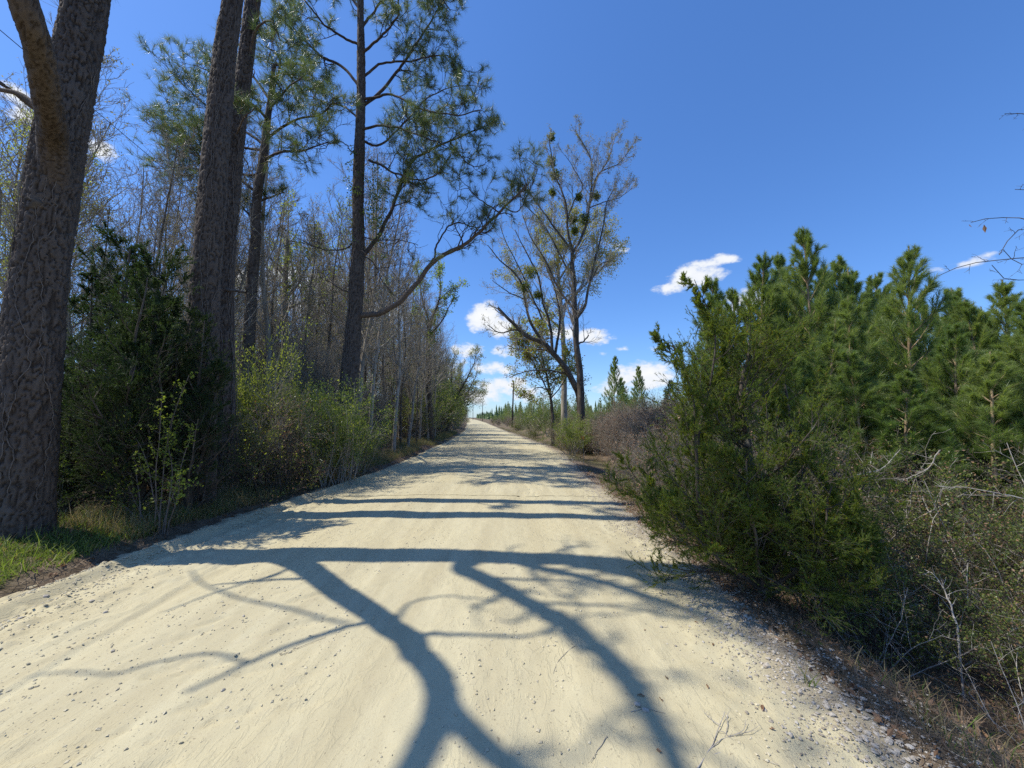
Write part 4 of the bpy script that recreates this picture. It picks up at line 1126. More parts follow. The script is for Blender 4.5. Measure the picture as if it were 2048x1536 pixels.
# understory of the wood
for i in range(120):
    Y = 10.5 + 75 * rr.random() ** 1.5
    s = 1.9 + (1.2 + 9 * rr.random() ** 1.3 if Y < 16 else 8 * rr.random() ** 1.6)
    if Y < 13: s += 1.5
    x = cen(Y) - hwd(Y) - s
    pr = [sh_brush, sh_brown, sh_olive, sh_brush, sh_wax, sh_brush, sh_brown][int(rr.integers(0, 7))]
    nm = {id(sh_brush): 'grey twiggy brush', id(sh_brown): 'brown leaved brush', id(sh_olive): 'olive green shrub', id(sh_wax): 'dark green shrub'}[id(pr)]
    place(pr, x, Y, rr.random() * 6.28, (.7 + .5 * rr.random()) * (1.25 if Y > 20 else 1), f'{nm} under the bare trees, {depthword(Y, s)}, {zone(pxof(x, Y))}', 'undergrowth shrubs of the left wood')
for i in range(78):
    Y = 13 + 75 * rr.random() ** 1.3
    s = 2.2 + (2 + .3 * Y) * rr.random()
    x = cen(Y) - hwd(Y) - s
    place(sh_thicket, x, Y, rr.random() * 6.28, rr.uniform(.45, .82), f'thicket of upright leafless grey saplings, {depthword(Y, s)}, {zone(pxof(x, Y))}', 'sapling thickets of the left wood', 'thicket')
for i in range(16):
    Y = 24 + 40 * rr.random()
    s = 1.2 + 2.0 * rr.random()
    pr = [sh_wax, sh_olive, sh_wax, sh_brush][i % 4]
    place(pr, cen(Y) - hwd(Y) - s, Y, rr.random() * 6.28, rr.uniform(1.3, 2.3), ['dark tall shrub', 'olive tall shrub', 'dense dark shrub', 'tall grey brush'][i % 4] + ' at the wood edge ' + ('before' if Y < 36 else 'under' if Y < 48 else 'beyond') + ' the arching trees', 'tall shrubs along the far wood edge')
# right verge brush between the cedar and the tall trees
for i in range(44):
    Y = 5.6 + 16 * rr.random() ** 1.2
    s = 0.55 + 3.4 * rr.random() ** 1.2
    if Y < 8 and s < .9: s += .3
    if 12.5 < Y < 19.5 and s < 1.9: s += 1.9
    x = cen(Y) + hwd(Y) + s
    pr = [sh_brush, sh_brush, sh_scrub, sh_brush, sh_brush][int(rr.integers(0, 5))]
    sc1 = .62 + .12 * min(s, 3) + .12 * rr.random()
    place(pr, x, Y, rr.random() * 6.28, sc1 * (1.0 if Y < 9 else 1.05), ('tall' if s > 2.5 else 'low' if s < 1.2 else 'mid height') + ' grey brush on the right road edge ' + {0: 'thick with stems, ', 1: 'flecked with green leaves, '}[int(pr is sh_scrub)] + ('just beyond the right cedar' if Y < 8 else 'midway to the tall bare tree' if Y < 13 else 'near the foot of the tall bare tree'), 'brush along the right road edge')
place(sh_fresh, 2.65, 17.0, 1.0, .92, 'rounded bright green shrub on the right road edge before the tall bare tree', None)
place(sh_fresh, 3.3, 19.2, 2.0, 1.0, 'green shrub directly behind the rounded one on the right road edge', None)
for i in range(70):
    Y = 20 + 110 * rr.random() ** 1.4
    s = 1.0 + (7 if Y < 60 else 6) * rr.random()
    x = cen(Y) + hwd(Y) + s
    pr = [sh_brush, sh_scrub, sh_brown, sh_brush, sh_wax][int(rr.integers(0, 5))]
    nm = {id(sh_brush): 'grey brush', id(sh_scrub): 'thorny scrub', id(sh_brown): 'brown brush', id(sh_wax): 'dark green shrub'}[id(pr)]
    where = 'behind the tall bare tree' if Y < 40 else 'beside the near utility pole' if Y < 85 else 'beyond the near utility pole'
    place(pr, x, Y, rr.random() * 6.28, .6 + .45 * rr.random(), f'low {nm} between the road and the young pines, {where}', 'low scrub on the right verge')
place(sh_wax, -1.2 + 2.5 + 2.0, 34, .4, 1.7, 'tall green shrub left of the leaning tree foot, behind it', None)
place(sh_wax, 2.0, 38, 1.4, 1.5, 'broad green shrub between the utility pole and the leaning tree', None)
# scrub right of the cedar
for i, (x, y, s, k) in enumerate([(3.3, 4.3, .8, 0), (4.1, 4.6, .85, 0), (4.9, 4.4, .8, 0), (4.0, 3.6, .7, 0), (5.1, 3.5, .7, 0), (3.6, 5.6, .8, 1), (4.6, 5.8, .8, 1), (5.8, 5.0, .75, 0), (2.9, 5.8, .85, 1), (6.4, 4.0, .7, 1),
                                  (3.1, 3.6, .6, 0), (3.7, 3.0, .5, 0), (4.8, 2.9, .55, 0), (3.5, 4.9, .9, 2), (3.9, 4.2, .8, 2), (4.9, 5.0, .9, 2), (3.4, 4.1, .75, 2), (3.0, 3.3, .5, 2), (3.6, 3.4, .6, 2), (3.2, 2.6, .4, 2), (4.3, 3.2, .6, 2), (2.8, 4.4, .8, 2), (4.5, 3.9, .85, 2), (5.4, 4.1, .9, 2), (4.2, 5.1, 1.1, 2)]):
    place([sh_scrub, sh_brush, sh_pale][k], x, y, rr.random() * 6.28, s, ('tallest ' if s > .84 else 'small ' if s < .65 else '') + ['thorny leafed scrub', 'grey brush', 'pale dead brush'][k] + ' right of the cedar, ' + ('beside the cedar, ' if x < 3.4 else 'near the right picture edge, ' if x > 4.7 else '') + (['closest to the gravel edge', 'in the middle of the thicket', 'at the foot of the young pines'][0 if y < 3.7 else 1 if y < 5 else 2]), 'scrub between the right cedar and the young pines')

# ------------------------------------------------------------------ cedars
def cedar(label, stems, rng, m0=30, L0=.9, matn='cedar', m1=7, m2=6, nn=10, nl=.028, nw=.006, up=.10, ang0=1.05, group=None, tl=.0):
    t = thing('cedar_tree', label, 'cedar', (0, 0, 0), group)
    gt = Geo(); gn = Geo()
    for i, (pts, r0, r1, dens, Lb, taper) in enumerate(stems):
        P = resample(pts, 24, .01, rng); rw = np.linspace(r0, r1, 24)
        g = Geo(); g.add(*tubes(P, rw, 8)); obj('trunk' if i == 0 else 'limb', g, [M['bark_dark']], t)
        B1, R1 = spawn(P[None], rw[None], dens, .03, 1.0, ang0, 0, .4, 9, rng, .09, (0, 0, up), Labs=Lb, lshape=taper, rmin=.005)
        gt.add(*tubes(B1, R1, 4))
        B2, R2 = spawn(B1, R1, m1, .12, 1, .7, .50, .5, 6, rng, .14, (0, 0, .05), lshape=.5, rmin=.003)
        gt.add(*tubes(B2, R2, 3))
        B3, R3 = spawn(B2, R2, m2, .10, 1, .6, .5, .5, 3, rng, .12, (0, 0, .05), lshape=.35, rmin=.0018)
        gt.add(*tubes(B3, R3, 3))
        for B, ts in ((B3, (.45, 1.)), (B2, (.6, .8, 1.)), (B1, (.85, .95, 1.))):
            for q in ts:
                a, tn = along(B, np.full((len(B), 1), q * .999))
                addn(gn, needles(a[:, 0], tn[:, 0], nn, nl, nw, .55, rng, .05))
    obj('twig', gt, [M['bark_dark']], t, 'stuff'); obj('sprays', gn, [M[matn]], t, 'stuff')
    return t

rr = np.random.default_rng(601)
bz = gz(2.35, 3.75)
b = np.array([2.35, 3.75, bz - .1])
cedar('big feathery green cedar bulging over the right road edge', [
    ([b, b + [-.02, 0, 1.0], b + [-.05, .1, 1.9], W(1500, 690, 3.9)], .05, .012, 50, 1.25, .62),
    ([b + [0, 0, .25], b + [-.35, 0, .9], b + [-.55, 0, 1.5], W(1432, 690, 3.7), W(1388, 560, 3.75)], .024, .003, 24, .38, .5),
    ([b + [0, 0, .2], b + [-.55, -.1, .7], W(1385, 800, 3.55), W(1345, 690, 3.5)], .025, .006, 18, .75, .72),
    ([b + [0, 0, .2], b + [.35, .1, .9], b + [.45, .15, 1.7], W(1560, 720, 4.1)], .03, .008, 22, .85, .6),
    ([b + [0, 0, .15], b + [-.5, -.25, .5], b + [-.95, -.35, .9]], .02, .006, 16, .65, .5),
    ([b + [0, 0, .15], b + [-.6, .3, .5], b + [-1.0, .45, 1.1]], .02, .006, 16, .65, .5),
    ([b + [0, 0, .15], b + [.2, -.4, .6], b + [.3, -.5, 1.2]], .02, .006, 16, .65, .5),
    ([b + [0, 0, .15], b + [-.3, -.4, .7], b + [-.4, -.5, 1.4]], .02, .006, 16, .7, .5),
        ([b + [0, 0, .1], b + [.35, -.2, .35], b + [.75, -.3, .7]], .02, .006, 18, .6, .5),
    ], rr, m1=9, m2=8, nn=12, nl=.026, nw=.0048, ang0=.9, up=.12)
rr = np.random.default_rng(602)
for i, (x, y, H, lab, Lb) in enumerate([(-7.2, 6.9, 4.9, 'tall shaded cedar directly right of the massive forked pine', 1.7), (-5.55, 5.85, 4.2, 'dark drooping cedar wrapped round the foot of the twin pines', 1.45), (-6.9, 7.6, 4.0, 'cedar half hidden between the two other left cedars', 1.5), (-4.95, 6.0, 3.3, 'lower cedar skirting the foot of the twin pines at the road edge', 1.05), (-5.5, 5.7, 2.9, 'rounded dark cedar right in front of the nearer twin pine', 1.1), (-6.5, 5.75, 2.2, 'short dark cedar tucked in front of the tallest left cedar', 1.0)]):
    if i > 0:
        c0 = copy_thing(cd0, (x, y, gz(x, y) - .1), 2.1 * i, (Lb / 1.7, Lb / 1.7, H / 4.9), lab, 'dark cedars behind the massive forked pine'); continue
    b = np.zeros(3); Lb *= 1.0
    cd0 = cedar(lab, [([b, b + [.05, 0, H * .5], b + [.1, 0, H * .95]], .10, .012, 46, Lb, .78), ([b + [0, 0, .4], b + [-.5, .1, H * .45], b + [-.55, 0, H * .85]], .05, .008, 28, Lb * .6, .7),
                ([b + [0, 0, .4], b + [.45, -.1, H * .4], b + [.6, 0, H * .72]], .05, .008, 28, Lb * .6, .7)], rr, matn='cedar_shade', m1=9, m2=8, nn=14, nl=.034, nw=.0066, ang0=.9, group='dark cedars behind the massive forked pine'); cd0.location = (x, y, gz(x, y) - .1)
rr = np.random.default_rng(603)
# small cedar-like seedlings by the road edge at right
for (x, y, H, lab) in [(2.05, 5.0, .75, 'knee high cedar seedling at the road edge just beyond the right cedar'), (2.35, 6.9, .6, 'tiny cedar seedling among the grey brush on the right road edge'), (-5.0, 9.8, 1.9, 'small green cedar among the shrubs left of the long limbed pine')]:
    b = np.array([x, y, gz(x, y) - .05])
    cedar(lab, [([b, b + [0, 0, H * .5], b + [.02, 0, H]], .015, .004, 18, H * .5, .6)], rr, m1=5, m2=4, nn=7, nl=.03, nw=.007)

# ------------------------------------------------------------------ the yellow green sapling in front of the left cedar
rr = np.random.default_rng(611)
t = thing('sapling', 'thin many stemmed sapling with yellow green leaves in front of the left cedars', 'sapling', (0, 0, 0))
gs = Geo(); gl = Geo()
for pts in [[(318, 1050), (325, 960), (340, 860), (362, 790), (378, 750)], [(322, 1050), (300, 960), (285, 900), (262, 860), (262, 830)], [(325, 1050), (350, 980), (372, 900), (392, 860)],
            [(310, 1050), (312, 960), (318, 880), (325, 800)], [(300, 1055), (270, 1000), (240, 930)], [(330, 1050), (345, 950), (335, 880), (345, 830)], [(282, 1050), (270, 930), (258, 850), (275, 790)], [(335, 1050), (355, 1000), (360, 950)], [(290, 1050), (250, 1010), (225, 960)]]:
    P = resample(wl(pts, 5.3, -.3 + rr.random() * .5), 16, .008, rr); P[0, 2] = gz(P[0, 0], P[0, 1]) - .03
    rw = np.linspace(.009, .003, 16)
    gs.add(*tubes(P, rw, 5))
    B1, R1 = spawn(P[None], rw[None], 11, .25, 1, .9, 0, .6, 6, rr, .15, (0, 0, .05), Labs=.32, rmin=.002)
    gs.add(*tubes(B1, R1, 3))
    pos = np.concatenate([B1[:, i] for i in (2, 3, 4, 5)] + [P[8:]])
    gl.add(*leaves(pos, .042, rr, 3, .02, .6, .2))
obj('stem', gs, [M['vine']], t); obj('leaves', gl, [M['fresh']], t, 'stuff')

# ------------------------------------------------------------------ young plantation pines
def young_pine(seed, H, lod=0):
    rng = np.random.default_rng(seed)
    t = link('young_pine', None)
    n = 16
    P = grow(np.array([[0, 0, -.05]]), np.array([[0, 0, 1.0]]), np.array([H]), n, .02, (0, 0, .05), rng)
    Rr = np.linspace(.055, .010, n)[None]
    g = Geo(); g.add(*tubes(P, Rr, 8 if not lod else 5)); obj('trunk', g, [M['young_bark']], t)
    g = Geo(); gn = Geo()
    starts = []; dirs = []; Ls_ = []; fs = []
    nw_ = 13 if not lod else 9
    for w_i in range(nw_):
        f = .10 + .82 * (w_i / (nw_ - 1)) ** .95
        k = rng.integers(4, 7)
        pos, _ = along(P, np.full((1, 1), f * .999)); pos = pos[0, 0]
        a0 = rng.random() * 6.28
        for q in range(k):
            a = a0 + q * 6.28 / k + rng.normal() * .2
            el_ = .48 + .68 * f ** 1.5 + rng.normal() * .08
            dirs.append([math.cos(a) * math.cos(el_), math.sin(a) * math.cos(el_), math.sin(el_)])
            fs.append(f); starts.append(pos + [0, 0, rng.normal() * .05]); Ls_.append(H * (.27 * (1 - f) ** .8 + .028) * rng.uniform(.75, 1.2))
    B1 = grow(np.array(starts), np.array(dirs), np.array(Ls_), 8, .05, (0, 0, .07), rng)
    R1 = np.linspace(.013, .005, 8)[None] * np.ones((len(B1), 1))
    g.add(*tubes(B1, R1, 4))
    B2, R2 = spawn(B1, R1, 4 if not lod else 3, .3, .95, .6, .38, .6, 5, rng, .08, (0, 0, .12), lshape=.4, rmin=.004)
    g.add(*tubes(B2, R2, 3))
    wd = .0045 if not lod else .011
    nn = 20 if not lod else 13
    for B, ts in ((B1, np.linspace(.35, 1, 9 if not lod else 5)), (B2, np.linspace(.25, 1, 6 if not lod else 3))):
        for q in ts:
            a, tn = along(B, np.full((len(B), 1), q * .999))
            addn(gn, needles(a[:, 0], tn[:, 0], nn, (np.repeat(.20 - .10 * np.clip((np.array(fs) - .55) / .4, 0, 1), len(B) // len(fs))), wd, .52, rng, .08, seg=2 if lod == 0 else 1, droop=.35))
    for q in np.linspace(.84, 1, 10):
        a, tn = along(P, np.full((1, 1), q * .999))
        addn(gn, needles(a[:, 0], tn[:, 0], nn * 2, .095, wd, .34, rng, .08))
    obj('twig', g, [M['young_bark']], t, 'stuff'); obj('needles', gn, [M['needle_young']], t, 'stuff')
    return t
yp = [young_pine(701 + i, 5.5) for i in range(3)]
ypl = [young_pine(721 + i, 5.5, 1) for i in range(3)]

def put_pine(px, ytop, Y, label, group, k=None, lod=0):
    top = W(px, ytop, Y); x = top[0]; H = top[2] - gz(x, Y)
    pr = yp[int(rr.integers(0, 3)) if k is None else k]
    s = H / 5.45
    place(pr, x, Y, rr.random() * 6.28, (max(.72, s ** .5) * .88, max(.72, s ** .5) * .88, s), label, group, 'young pine')
rr = np.random.default_rng(702)
for i, (px, yt, Y, lab) in enumerate([
        (1614, 462, 7.6, 'tallest young pine behind the right cedar, its leader standing highest'),
        (1790, 492, 6.4, 'dark topped young pine right of the tallest one, bare stem below its top'),
        (1503, 518, 8.4, 'young pine with narrow spire rising behind the right cedar'),
        (1562, 506, 9.2, 'young pine just left of the tallest one'),
        (1668, 512, 8.0, 'young pine just right of the tallest one'),
        (1706, 528, 7.2, 'broad young pine between the tallest one and the dark topped one'),
        (1742, 545, 9.0, 'young pine close left of the dark topped one'),
        (1850, 596, 7.8, 'shorter young pine right of the dark topped one'),
        (1922, 588, 8.3, 'young pine under the faint wispy cloud'),
        (1955, 598, 7.0, 'bushy young pine third from the right picture edge'),
        (2005, 562, 6.8, 'young pine rising second from the right picture edge'),
        (2060, 590, 5.0, 'near young pine cut by the right picture edge'),
        (1440, 556, 9.5, 'leftmost of the near young pines, behind the cedar'),
        (1470, 580, 8.8, 'young pine second from the left behind the cedar'),
        (1410, 640, 10.5, 'low young pine peeping out left behind the cedar top'),
        (1880, 650, 5.6, 'low bushy young pine in front of the right hand row'),
        (1640, 640, 6.3, 'short young pine filling the gap below the tallest one'),
        (1960, 700, 4.9, 'dense young pine right of the scrub thicket'),
        (1535, 560, 8.6, 'small young pine peeping between two taller spires behind the cedar'),
        (1590, 540, 10.5, 'thin young pine in the second row left of the tallest one'),
        (1640, 530, 10.8, 'thin young pine in the second row right of the tallest one'),
        (1768, 580, 10.0, 'second row young pine behind the dark topped one'),
        (1820, 640, 7.0, 'short young pine at the shoulder of the dark topped one'),
        (1990, 610, 9.5, 'second row young pine below the overhanging bare twigs'),
        (1900, 620, 10.5, 'small second row young pine under the faint cloud'),
        (1690, 590, 6.4, 'young pine in front, between tallest and dark topped'),
        (1720, 700, 5.7, 'low dense young pine filling the gap above the scrub'),
        (1800, 740, 5.3, 'low young pine directly over the thorny scrub'),
        (1850, 720, 6.6, 'rounded young pine behind the low one over the scrub'),
        (2030, 760, 4.9, 'low young pine at the right picture edge above the canes'),
        (1600, 690, 6.2, 'low young pine touching the right side of the cedar'),
        (1920, 760, 5.6, 'stubby young pine among the pale canes'),
        (1276, 731, 33, 'lone young pine standing up right of the tall bare tree'),
        (1226, 712, 31, 'slim lone young pine closest to the tall bare tree'),
        (1243, 755, 34, 'small young pine between the two lone ones'),
        (1340, 760, 20, 'young pine just left of the cedar foliage'),
        ]):
    put_pine(px, yt, Y, lab, None if i < 22 else None)
n_far = 0
rr = np.random.default_rng(703)
seen = []
for i in range(4000):
    if n_far >= 240: break
    Y = 8.5 + 120 * rr.random() ** 1.25
    edge = 2.6 + hwd(Y) + cen(Y) + (3.0 if Y > 22 else 1.8)
    x = edge + (4 + .9 * Y) * rr.random() ** 1.3
    px = pxof(x, Y)
    if px > 2250 or px < 940: continue
    if any((x - a) ** 2 + (Y - b_) ** 2 < 1.2 for a, b_ in seen): continue
    if 1165 < px < 1300 and 22 < Y < 60 and rr.random() < .5: continue
    if Y < 20 and px < 1400: continue
    seen.append((x, Y)); n_far += 1
    H = (4.2 if Y < 60 else 5.4) * rr.uniform(.75, 1.15) * (.8 if px < 1400 and Y < 60 else 1)
    s = H / 5.45
    band = 'near' if Y < 20 else 'middle' if Y < 50 else 'far'
    zn = 'left of the bare tree group' if px < 1100 else 'seen between the tall bare tree and the cedar' if px < 1330 else 'behind the right cedar' if px < 1650 else 'behind the dark topped young pine'
    place(ypl[int(rr.integers(0, 3))] if Y > 11 else yp[int(rr.integers(0, 3))], x, Y, rr.random() * 6.28, (s ** .6, s ** .6, s), f'young pine in the {band} rows of the plantation, {zn}', 'young pines of the plantation', 'young pine')
# the rest of the plantation, out to the skyline
def merged_far():
    src = ypl[0]; g = Geo()
    rng = np.random.default_rng(704)
    n = 1500
    Y = 110 + 420 * rng.random(n); x = cen(Y) + 9 + 260 * rng.random(n) ** 1.3
    H = 5.6 * rng.uniform(.8, 1.2, n); z = ground_z(x, Y)
    for lay in range(5):
        f0 = .12 + lay * .17; f1 = f0 + .30
        r = (1.25 * (1 - f0) ** .8)
        k = 7
        th = rng.random((n, 1)) * 6.28 + np.arange(k)[None] * 6.28 / k
        rad = r * rng.uniform(.6, 1.15, (n, k))
        ring = np.stack([x[:, None] + np.cos(th) * rad, Y[:, None] + np.sin(th) * rad, z[:, None] + H[:, None] * f0 + rng.normal(size=(n, k)) * .15], -1)
        apex = np.stack([x, Y, z + H * f1], -1)[:, None]
        V = np.concatenate([ring, apex], 1)
        b = (np.arange(n) * (k + 1))[:, None]
        for q in range(k): g.add(V if q == 0 else np.zeros((0, 3)), (b + np.array([[q, (q + 1) % k, k]])) - (0 if q == 0 else n * (k + 1)))
    return g
link('distant_pines', merged_far().mesh('distant_pines', [M['needle_young']], False), kind='stuff', label='far young pine plantation reading as one green band on the skyline')

# far end of the wood on the left and across the bend, one unbroken mass of twigs
def far_wood():
    g = Geo(); rng = np.random.default_rng(705)
    n = 420
    Y = 95 + 500 * rng.random(n); x = cen(Y) - 4 - 120 * rng.random(n) ** 1.5
    P0 = np.stack([x, Y, ground_z(x, Y)], 1)
    P = grow(P0, np.tile([0, 0, 1.0], (n, 1)), rng.uniform(6, 10, n), 6, .05, (0, 0, .05), rng)
    Rr = np.linspace(.12, .03, 6)[None] * np.ones((n, 1)); g.add(*tubes(P, Rr, 4))
    B, Rb = spawn(P, Rr, 10, .15, 1, .7, .3, .5, 3, rng, .1, (0, 0, .1), rmin=.03); g.add(*tubes(B, Rb, 3))
    B2, Rb2 = spawn(B, Rb, 4, .2, 1, .7, .6, .6, 2, rng, .1, (0, 0, .1), rmin=.025); g.add(*tubes(B2, Rb2, 3))
    return g
link('distant_wood', far_wood().mesh('distant_wood', [M['bark_grey']]), kind='stuff', label='far leafless wood along the left side of the road beyond the bend')

# ------------------------------------------------------------------ utility poles and the overhead wire
def pole(x, y, H, label, lean=0.0):
    t = thing('utility_pole', label, 'utility pole', (x, y, gz(x, y)), 'wooden utility poles')
    g = Geo(); g.add(*tubes(np.array([[0, 0, -.3], [lean * .5, 0, H * .5], [lean, 0, H]]), np.array([.14, .125, .10]), 12)); obj('post', g, [M['pole']], t)
    g = Geo(); g.add(*tubes(np.array([[lean, 0, H], [lean, 0, H + .12], [lean, 0, H + .2]]), np.array([.03, .06, .02]), 8)); obj('insulator', g, [M['glaze']], t)
    g = Geo(); g.add(*tubes(np.array([[lean * .7 - .1, -.13, H * .72], [lean * .7 - .1, -.13, H * .80]]), np.array([.05, .05]), 8)); obj('bracket', g, [M['steel']], t)
    return t
pb = G(1024, 853, 0)
p1 = pole(W(1024, 852, 66)[0], 66, W(1028, 762, 66)[2] - gz(0.1, 66), 'nearest dark wooden utility pole, right of the road below the bare tree group', .3)
p2 = pole(W(965, 828, 175)[0], 175, W(965, 806, 175)[2] + .5, 'second utility pole along the road, standing above the far plantation')
p3 = pole(W(946, 828, 230)[0], 230, W(946, 803, 230)[2] + .5, 'farthest utility pole, just right of the arching tree crown')
g = Geo()
P = np.array([[-8.4 - .1 * y + .0 * y, y, 8.15 + .0009 * (y - 45) ** 2 - 1.2 + .0 * y] for y in np.linspace(-10, 230, 80)])
P[:, 0] = np.interp(P[:, 1], [-10, 40, 230], [-7.2, -12.6, W(946, 803, 230)[0]]); P[:, 2] = 8.05 + 0.00012 * (P[:, 1] - 110) ** 2 - 1.0
g.add(*tubes(P, np.full(80, .009), 4))
tw = obj('overhead_wire', g, [M['wire']]); tw['label'] = 'thin overhead wire crossing the sky behind the big left pines'; tw['category'] = 'wire'

# orange flagging tied in the brush
t = thing('flagging_tape', 'small orange flag tied to a twig in the brush right of the road', 'flag', (0, 0, 0))
c = W(1166, 876, 13.2)
g = Geo(); g.add(*tubes(np.array([[c[0] + .02, c[1], gz(c[0], c[1])], [c[0], c[1], c[2] - .2], [c[0] - .03, c[1], c[2] + .1]]), np.array([.008, .006, .004]), 5)); obj('twig', g, [M['twig']], t)
g = Geo(); xs = np.linspace(0, .11, 5); V = np.array([[c[0] - .06 + x_, c[1] + .015 * math.sin(x_ * 60), c[2] + dz + .01 * math.sin(x_ * 40)] for x_ in xs for dz in (-.05, .05)]); V2 = V + [0, .006, 0]
i_ = np.arange(10).reshape(5, 2); F = np.array([[i_[q, 0], i_[q + 1, 0], i_[q + 1, 1], i_[q, 1]] for q in range(4)])
g.add(V, F); g.add(V2, F[:, ::-1]); obj('tape', g, [M['tape']], t)

# ------------------------------------------------------------------ bare twigs reaching in at the upper right, from a tree beyond the frame
rr = np.random.default_rng(801)
b = np.array([6.6, 3.9, gz(6.6, 3.9)])
t = thing('bare_tree', 'leafless tree beyond the right edge whose thin twigs reach into the sky', 'tree', (0, 0, 0))
g = Geo(); P = resample([b - [0, 0, .2], b + [.05, 0, 1.6], b + [-.1, 0, 3.0], b + [-.3, 0, 4.6], b + [-.35, 0, 5.8]], 24, .01, rr); g.add(*tubes(P, np.linspace(.07, .02, 24), 8)); obj('trunk', g, [M['bark_grey']], t)
gt = Geo(); gb = Geo()
for pts, Yd, r0 in [([(2250, 560), (2120, 470), (2048, 438), (1995, 436), (1960, 440), (1942, 446)], 3.4, .009), ([(2280, 620), (2140, 520), (2060, 518), (1990, 522), (1930, 530), (1875, 552)], 3.3, .008),
                    ([(2300, 640), (2150, 560), (2060, 560), (2010, 556), (1985, 530)], 3.4, .008), ([(2260, 500), (2150, 420), (2080, 385), (2030, 380)], 3.4, .008),
                    ([(2260, 350), (2150, 260), (2060, 230), (2010, 228)], 3.5, .007), ([(2280, 590), (2150, 480), (2060, 455), (2020, 480), (2000, 510)], 3.2, .007), ([(2200, 540), (2100, 520), (2040, 530), (2005, 500)], 3.5, .007)]:
    Pp = [P[14 + len(pts)]] + [W(x, y, Yd) for x, y in pts]
    Q = resample(Pp, 26, .008, rr); rw = np.linspace(r0 * 1.6, .0026, 26)
    gg = Geo(); gg.add(*tubes(Q, rw, 5)); obj('limb', gg, [M['bark_dark']], t)
    B, Rb = spawn(Q[None], rw[None], 16, .45, 1, .9, 0, .6, 7, rr, .2, (0, 0, -.02), Labs=.20, rmin=.0022); gt.add(*tubes(B, Rb, 3))
    B2, Rb2 = spawn(B, Rb, 3, .3, 1, .9, .5, .6, 4, rr, .2, (0, 0, 0), rmin=.0018); gt.add(*tubes(B2, Rb2, 3))
obj('twig', gt, [M['bark_dark']], t, 'stuff')
for (x, y) in ((1938, 448), (1968, 449)):
    g = Geo(); c = W(x, y, 3.4); g.add(*leaves(np.array([c]), .075, rr, 1, 0, .35, -2.5)); obj('leaf', g, [M['brownleaf']], t)

# ------------------------------------------------------------------ ground cover
def scatter_strips(n, xs, ys, L, wd, flat, rng, zoff=.01, curl=.3):
    x, y = xs, ys
    z = ground_z(x, y) + zoff * rng.random(n) * 3
    a = rng.random(n) * 6.28; el_ = np.abs(rng.normal(size=n)) * flat
    d = np.stack([np.cos(a) * np.cos(el_), np.sin(a) * np.cos(el_), np.sin(el_)], 1)
    P = grow(np.stack([x, y, z], 1), d, L * rng.uniform(.5, 1.3, n), 3, curl * .3, (0, 0, -.08), rng, curl * .3)
    P[:, :, 2] = np.maximum(P[:, :, 2], ground_z(P[:, :, 0], P[:, :, 1]) + .004)
    T = nrm(np.gradient(P, axis=1)); sd = np.cross(T, [0, 0, 1.0]) * wd
    V = np.stack([P - sd, P + sd], 2)[:, ::1]
    k = P.shape[1]; i_ = (np.arange(n) * k * 2)[:, None]
    F = np.stack([i_ + np.array([[2 * q, 2 * q + 1, 2 * q + 3, 2 * q + 2]]) for q in range(k - 1)], 1)
    return V.reshape(-1, 3), F.reshape(-1, 4)
rr = np.random.default_rng(901)
g = Geo()
n = 26000
y = .6 + 8 * rr.random(n) ** 1.3; x = cen(y) + hwd(y) + .02 + 4.5 * rr.random(n) ** 1.2
g.add(*scatter_strips(n, x, y, .13, .0013, .13, rr, .01, .9))
n = 9000
y = 3 + 16 * rr.random(n); x = cen(y) - hwd(y) - .22 - 3.0 * rr.random(n) ** 1.6
g.add(*scatter_strips(n, x, y, .16, .002, .3, rr, .01, .5))
link('pine_straw', g.mesh('pine_straw', [M['straw']]), kind='stuff', label='fallen pine straw and dry stalks on both verges')
g = Geo()
n = 6500
y = .6 + 11 * rr.random(n) ** 1.2; x = cen(y) + hwd(y) - .05 + 3.5 * rr.random(n) ** 1.3
g.add(*leaves(np.stack([x, y, ground_z(x, y) + .012], 1), .045, rr, 1, .006, .5, .15))
n = 9000
y = 4 + 22 * rr.random(n) ** 1.2; x = cen(y) - hwd(y) - .2 - 5 * rr.random(n)
g.add(*leaves(np.stack([x, y, ground_z(x, y) + .012], 1), .055, rr, 1, .006, .5, .15))
link('leaf_litter', g.mesh('leaf_litter', [M['brownleaf']], False), kind='stuff', label='small dry fallen leaves covering both verges')

def blades(x, y, h, wd, rng, lean=.35):
    n = len(x); z = ground_z(x, y) - .01
    b = np.stack([x, y, z], 1)
    a = rng.random(n) * 6.28; side = np.stack([np.cos(a), np.sin(a), np.zeros(n)], 1) * wd / 2
    d = nrm(np.stack([rng.normal(size=n) * lean, rng.normal(size=n) * lean, np.ones(n)], 1))
    d2 = nrm(d + np.stack([rng.normal(size=n) * lean * 1.6, rng.normal(size=n) * lean * 1.6, np.zeros(n) - .1], 1))
    L = (h * rng.uniform(.5, 1.3, n))[:, None]
    mid = b + d * L * .5; tip = mid + d2 * L * .5
    V = np.stack([b - side, b + side, mid + side * .8, mid - side * .8, tip], 1).reshape(-1, 3)
    o = (np.arange(n) * 5)[:, None]
    return V, (o + np.array([[0, 1, 2, 3]]), o + np.array([[3, 2, 4]]))
g = Geo()
n = 52000
y = 2.2 + 3.0 * rr.random(n); x = cen(y) - hwd(y) - .34 - 2.6 * rr.random(n)
kk = (fbm(x * 1.2, y * 1.2, 2, 5) + rr.random(n) * .4 > -.35) & ((x + 5.95) ** 2 + (y - 4.7) ** 2 > .12)
kk &= (cen(y) - hwd(y) - x > .40 + .12 * fbm(y * 1.5, y * 0, 2, 3))
x, y = x[kk], y[kk]
addn(g, blades(x, y, np.where(rr.random(len(x)) < .03, .14, .065), .006, rr, .5))
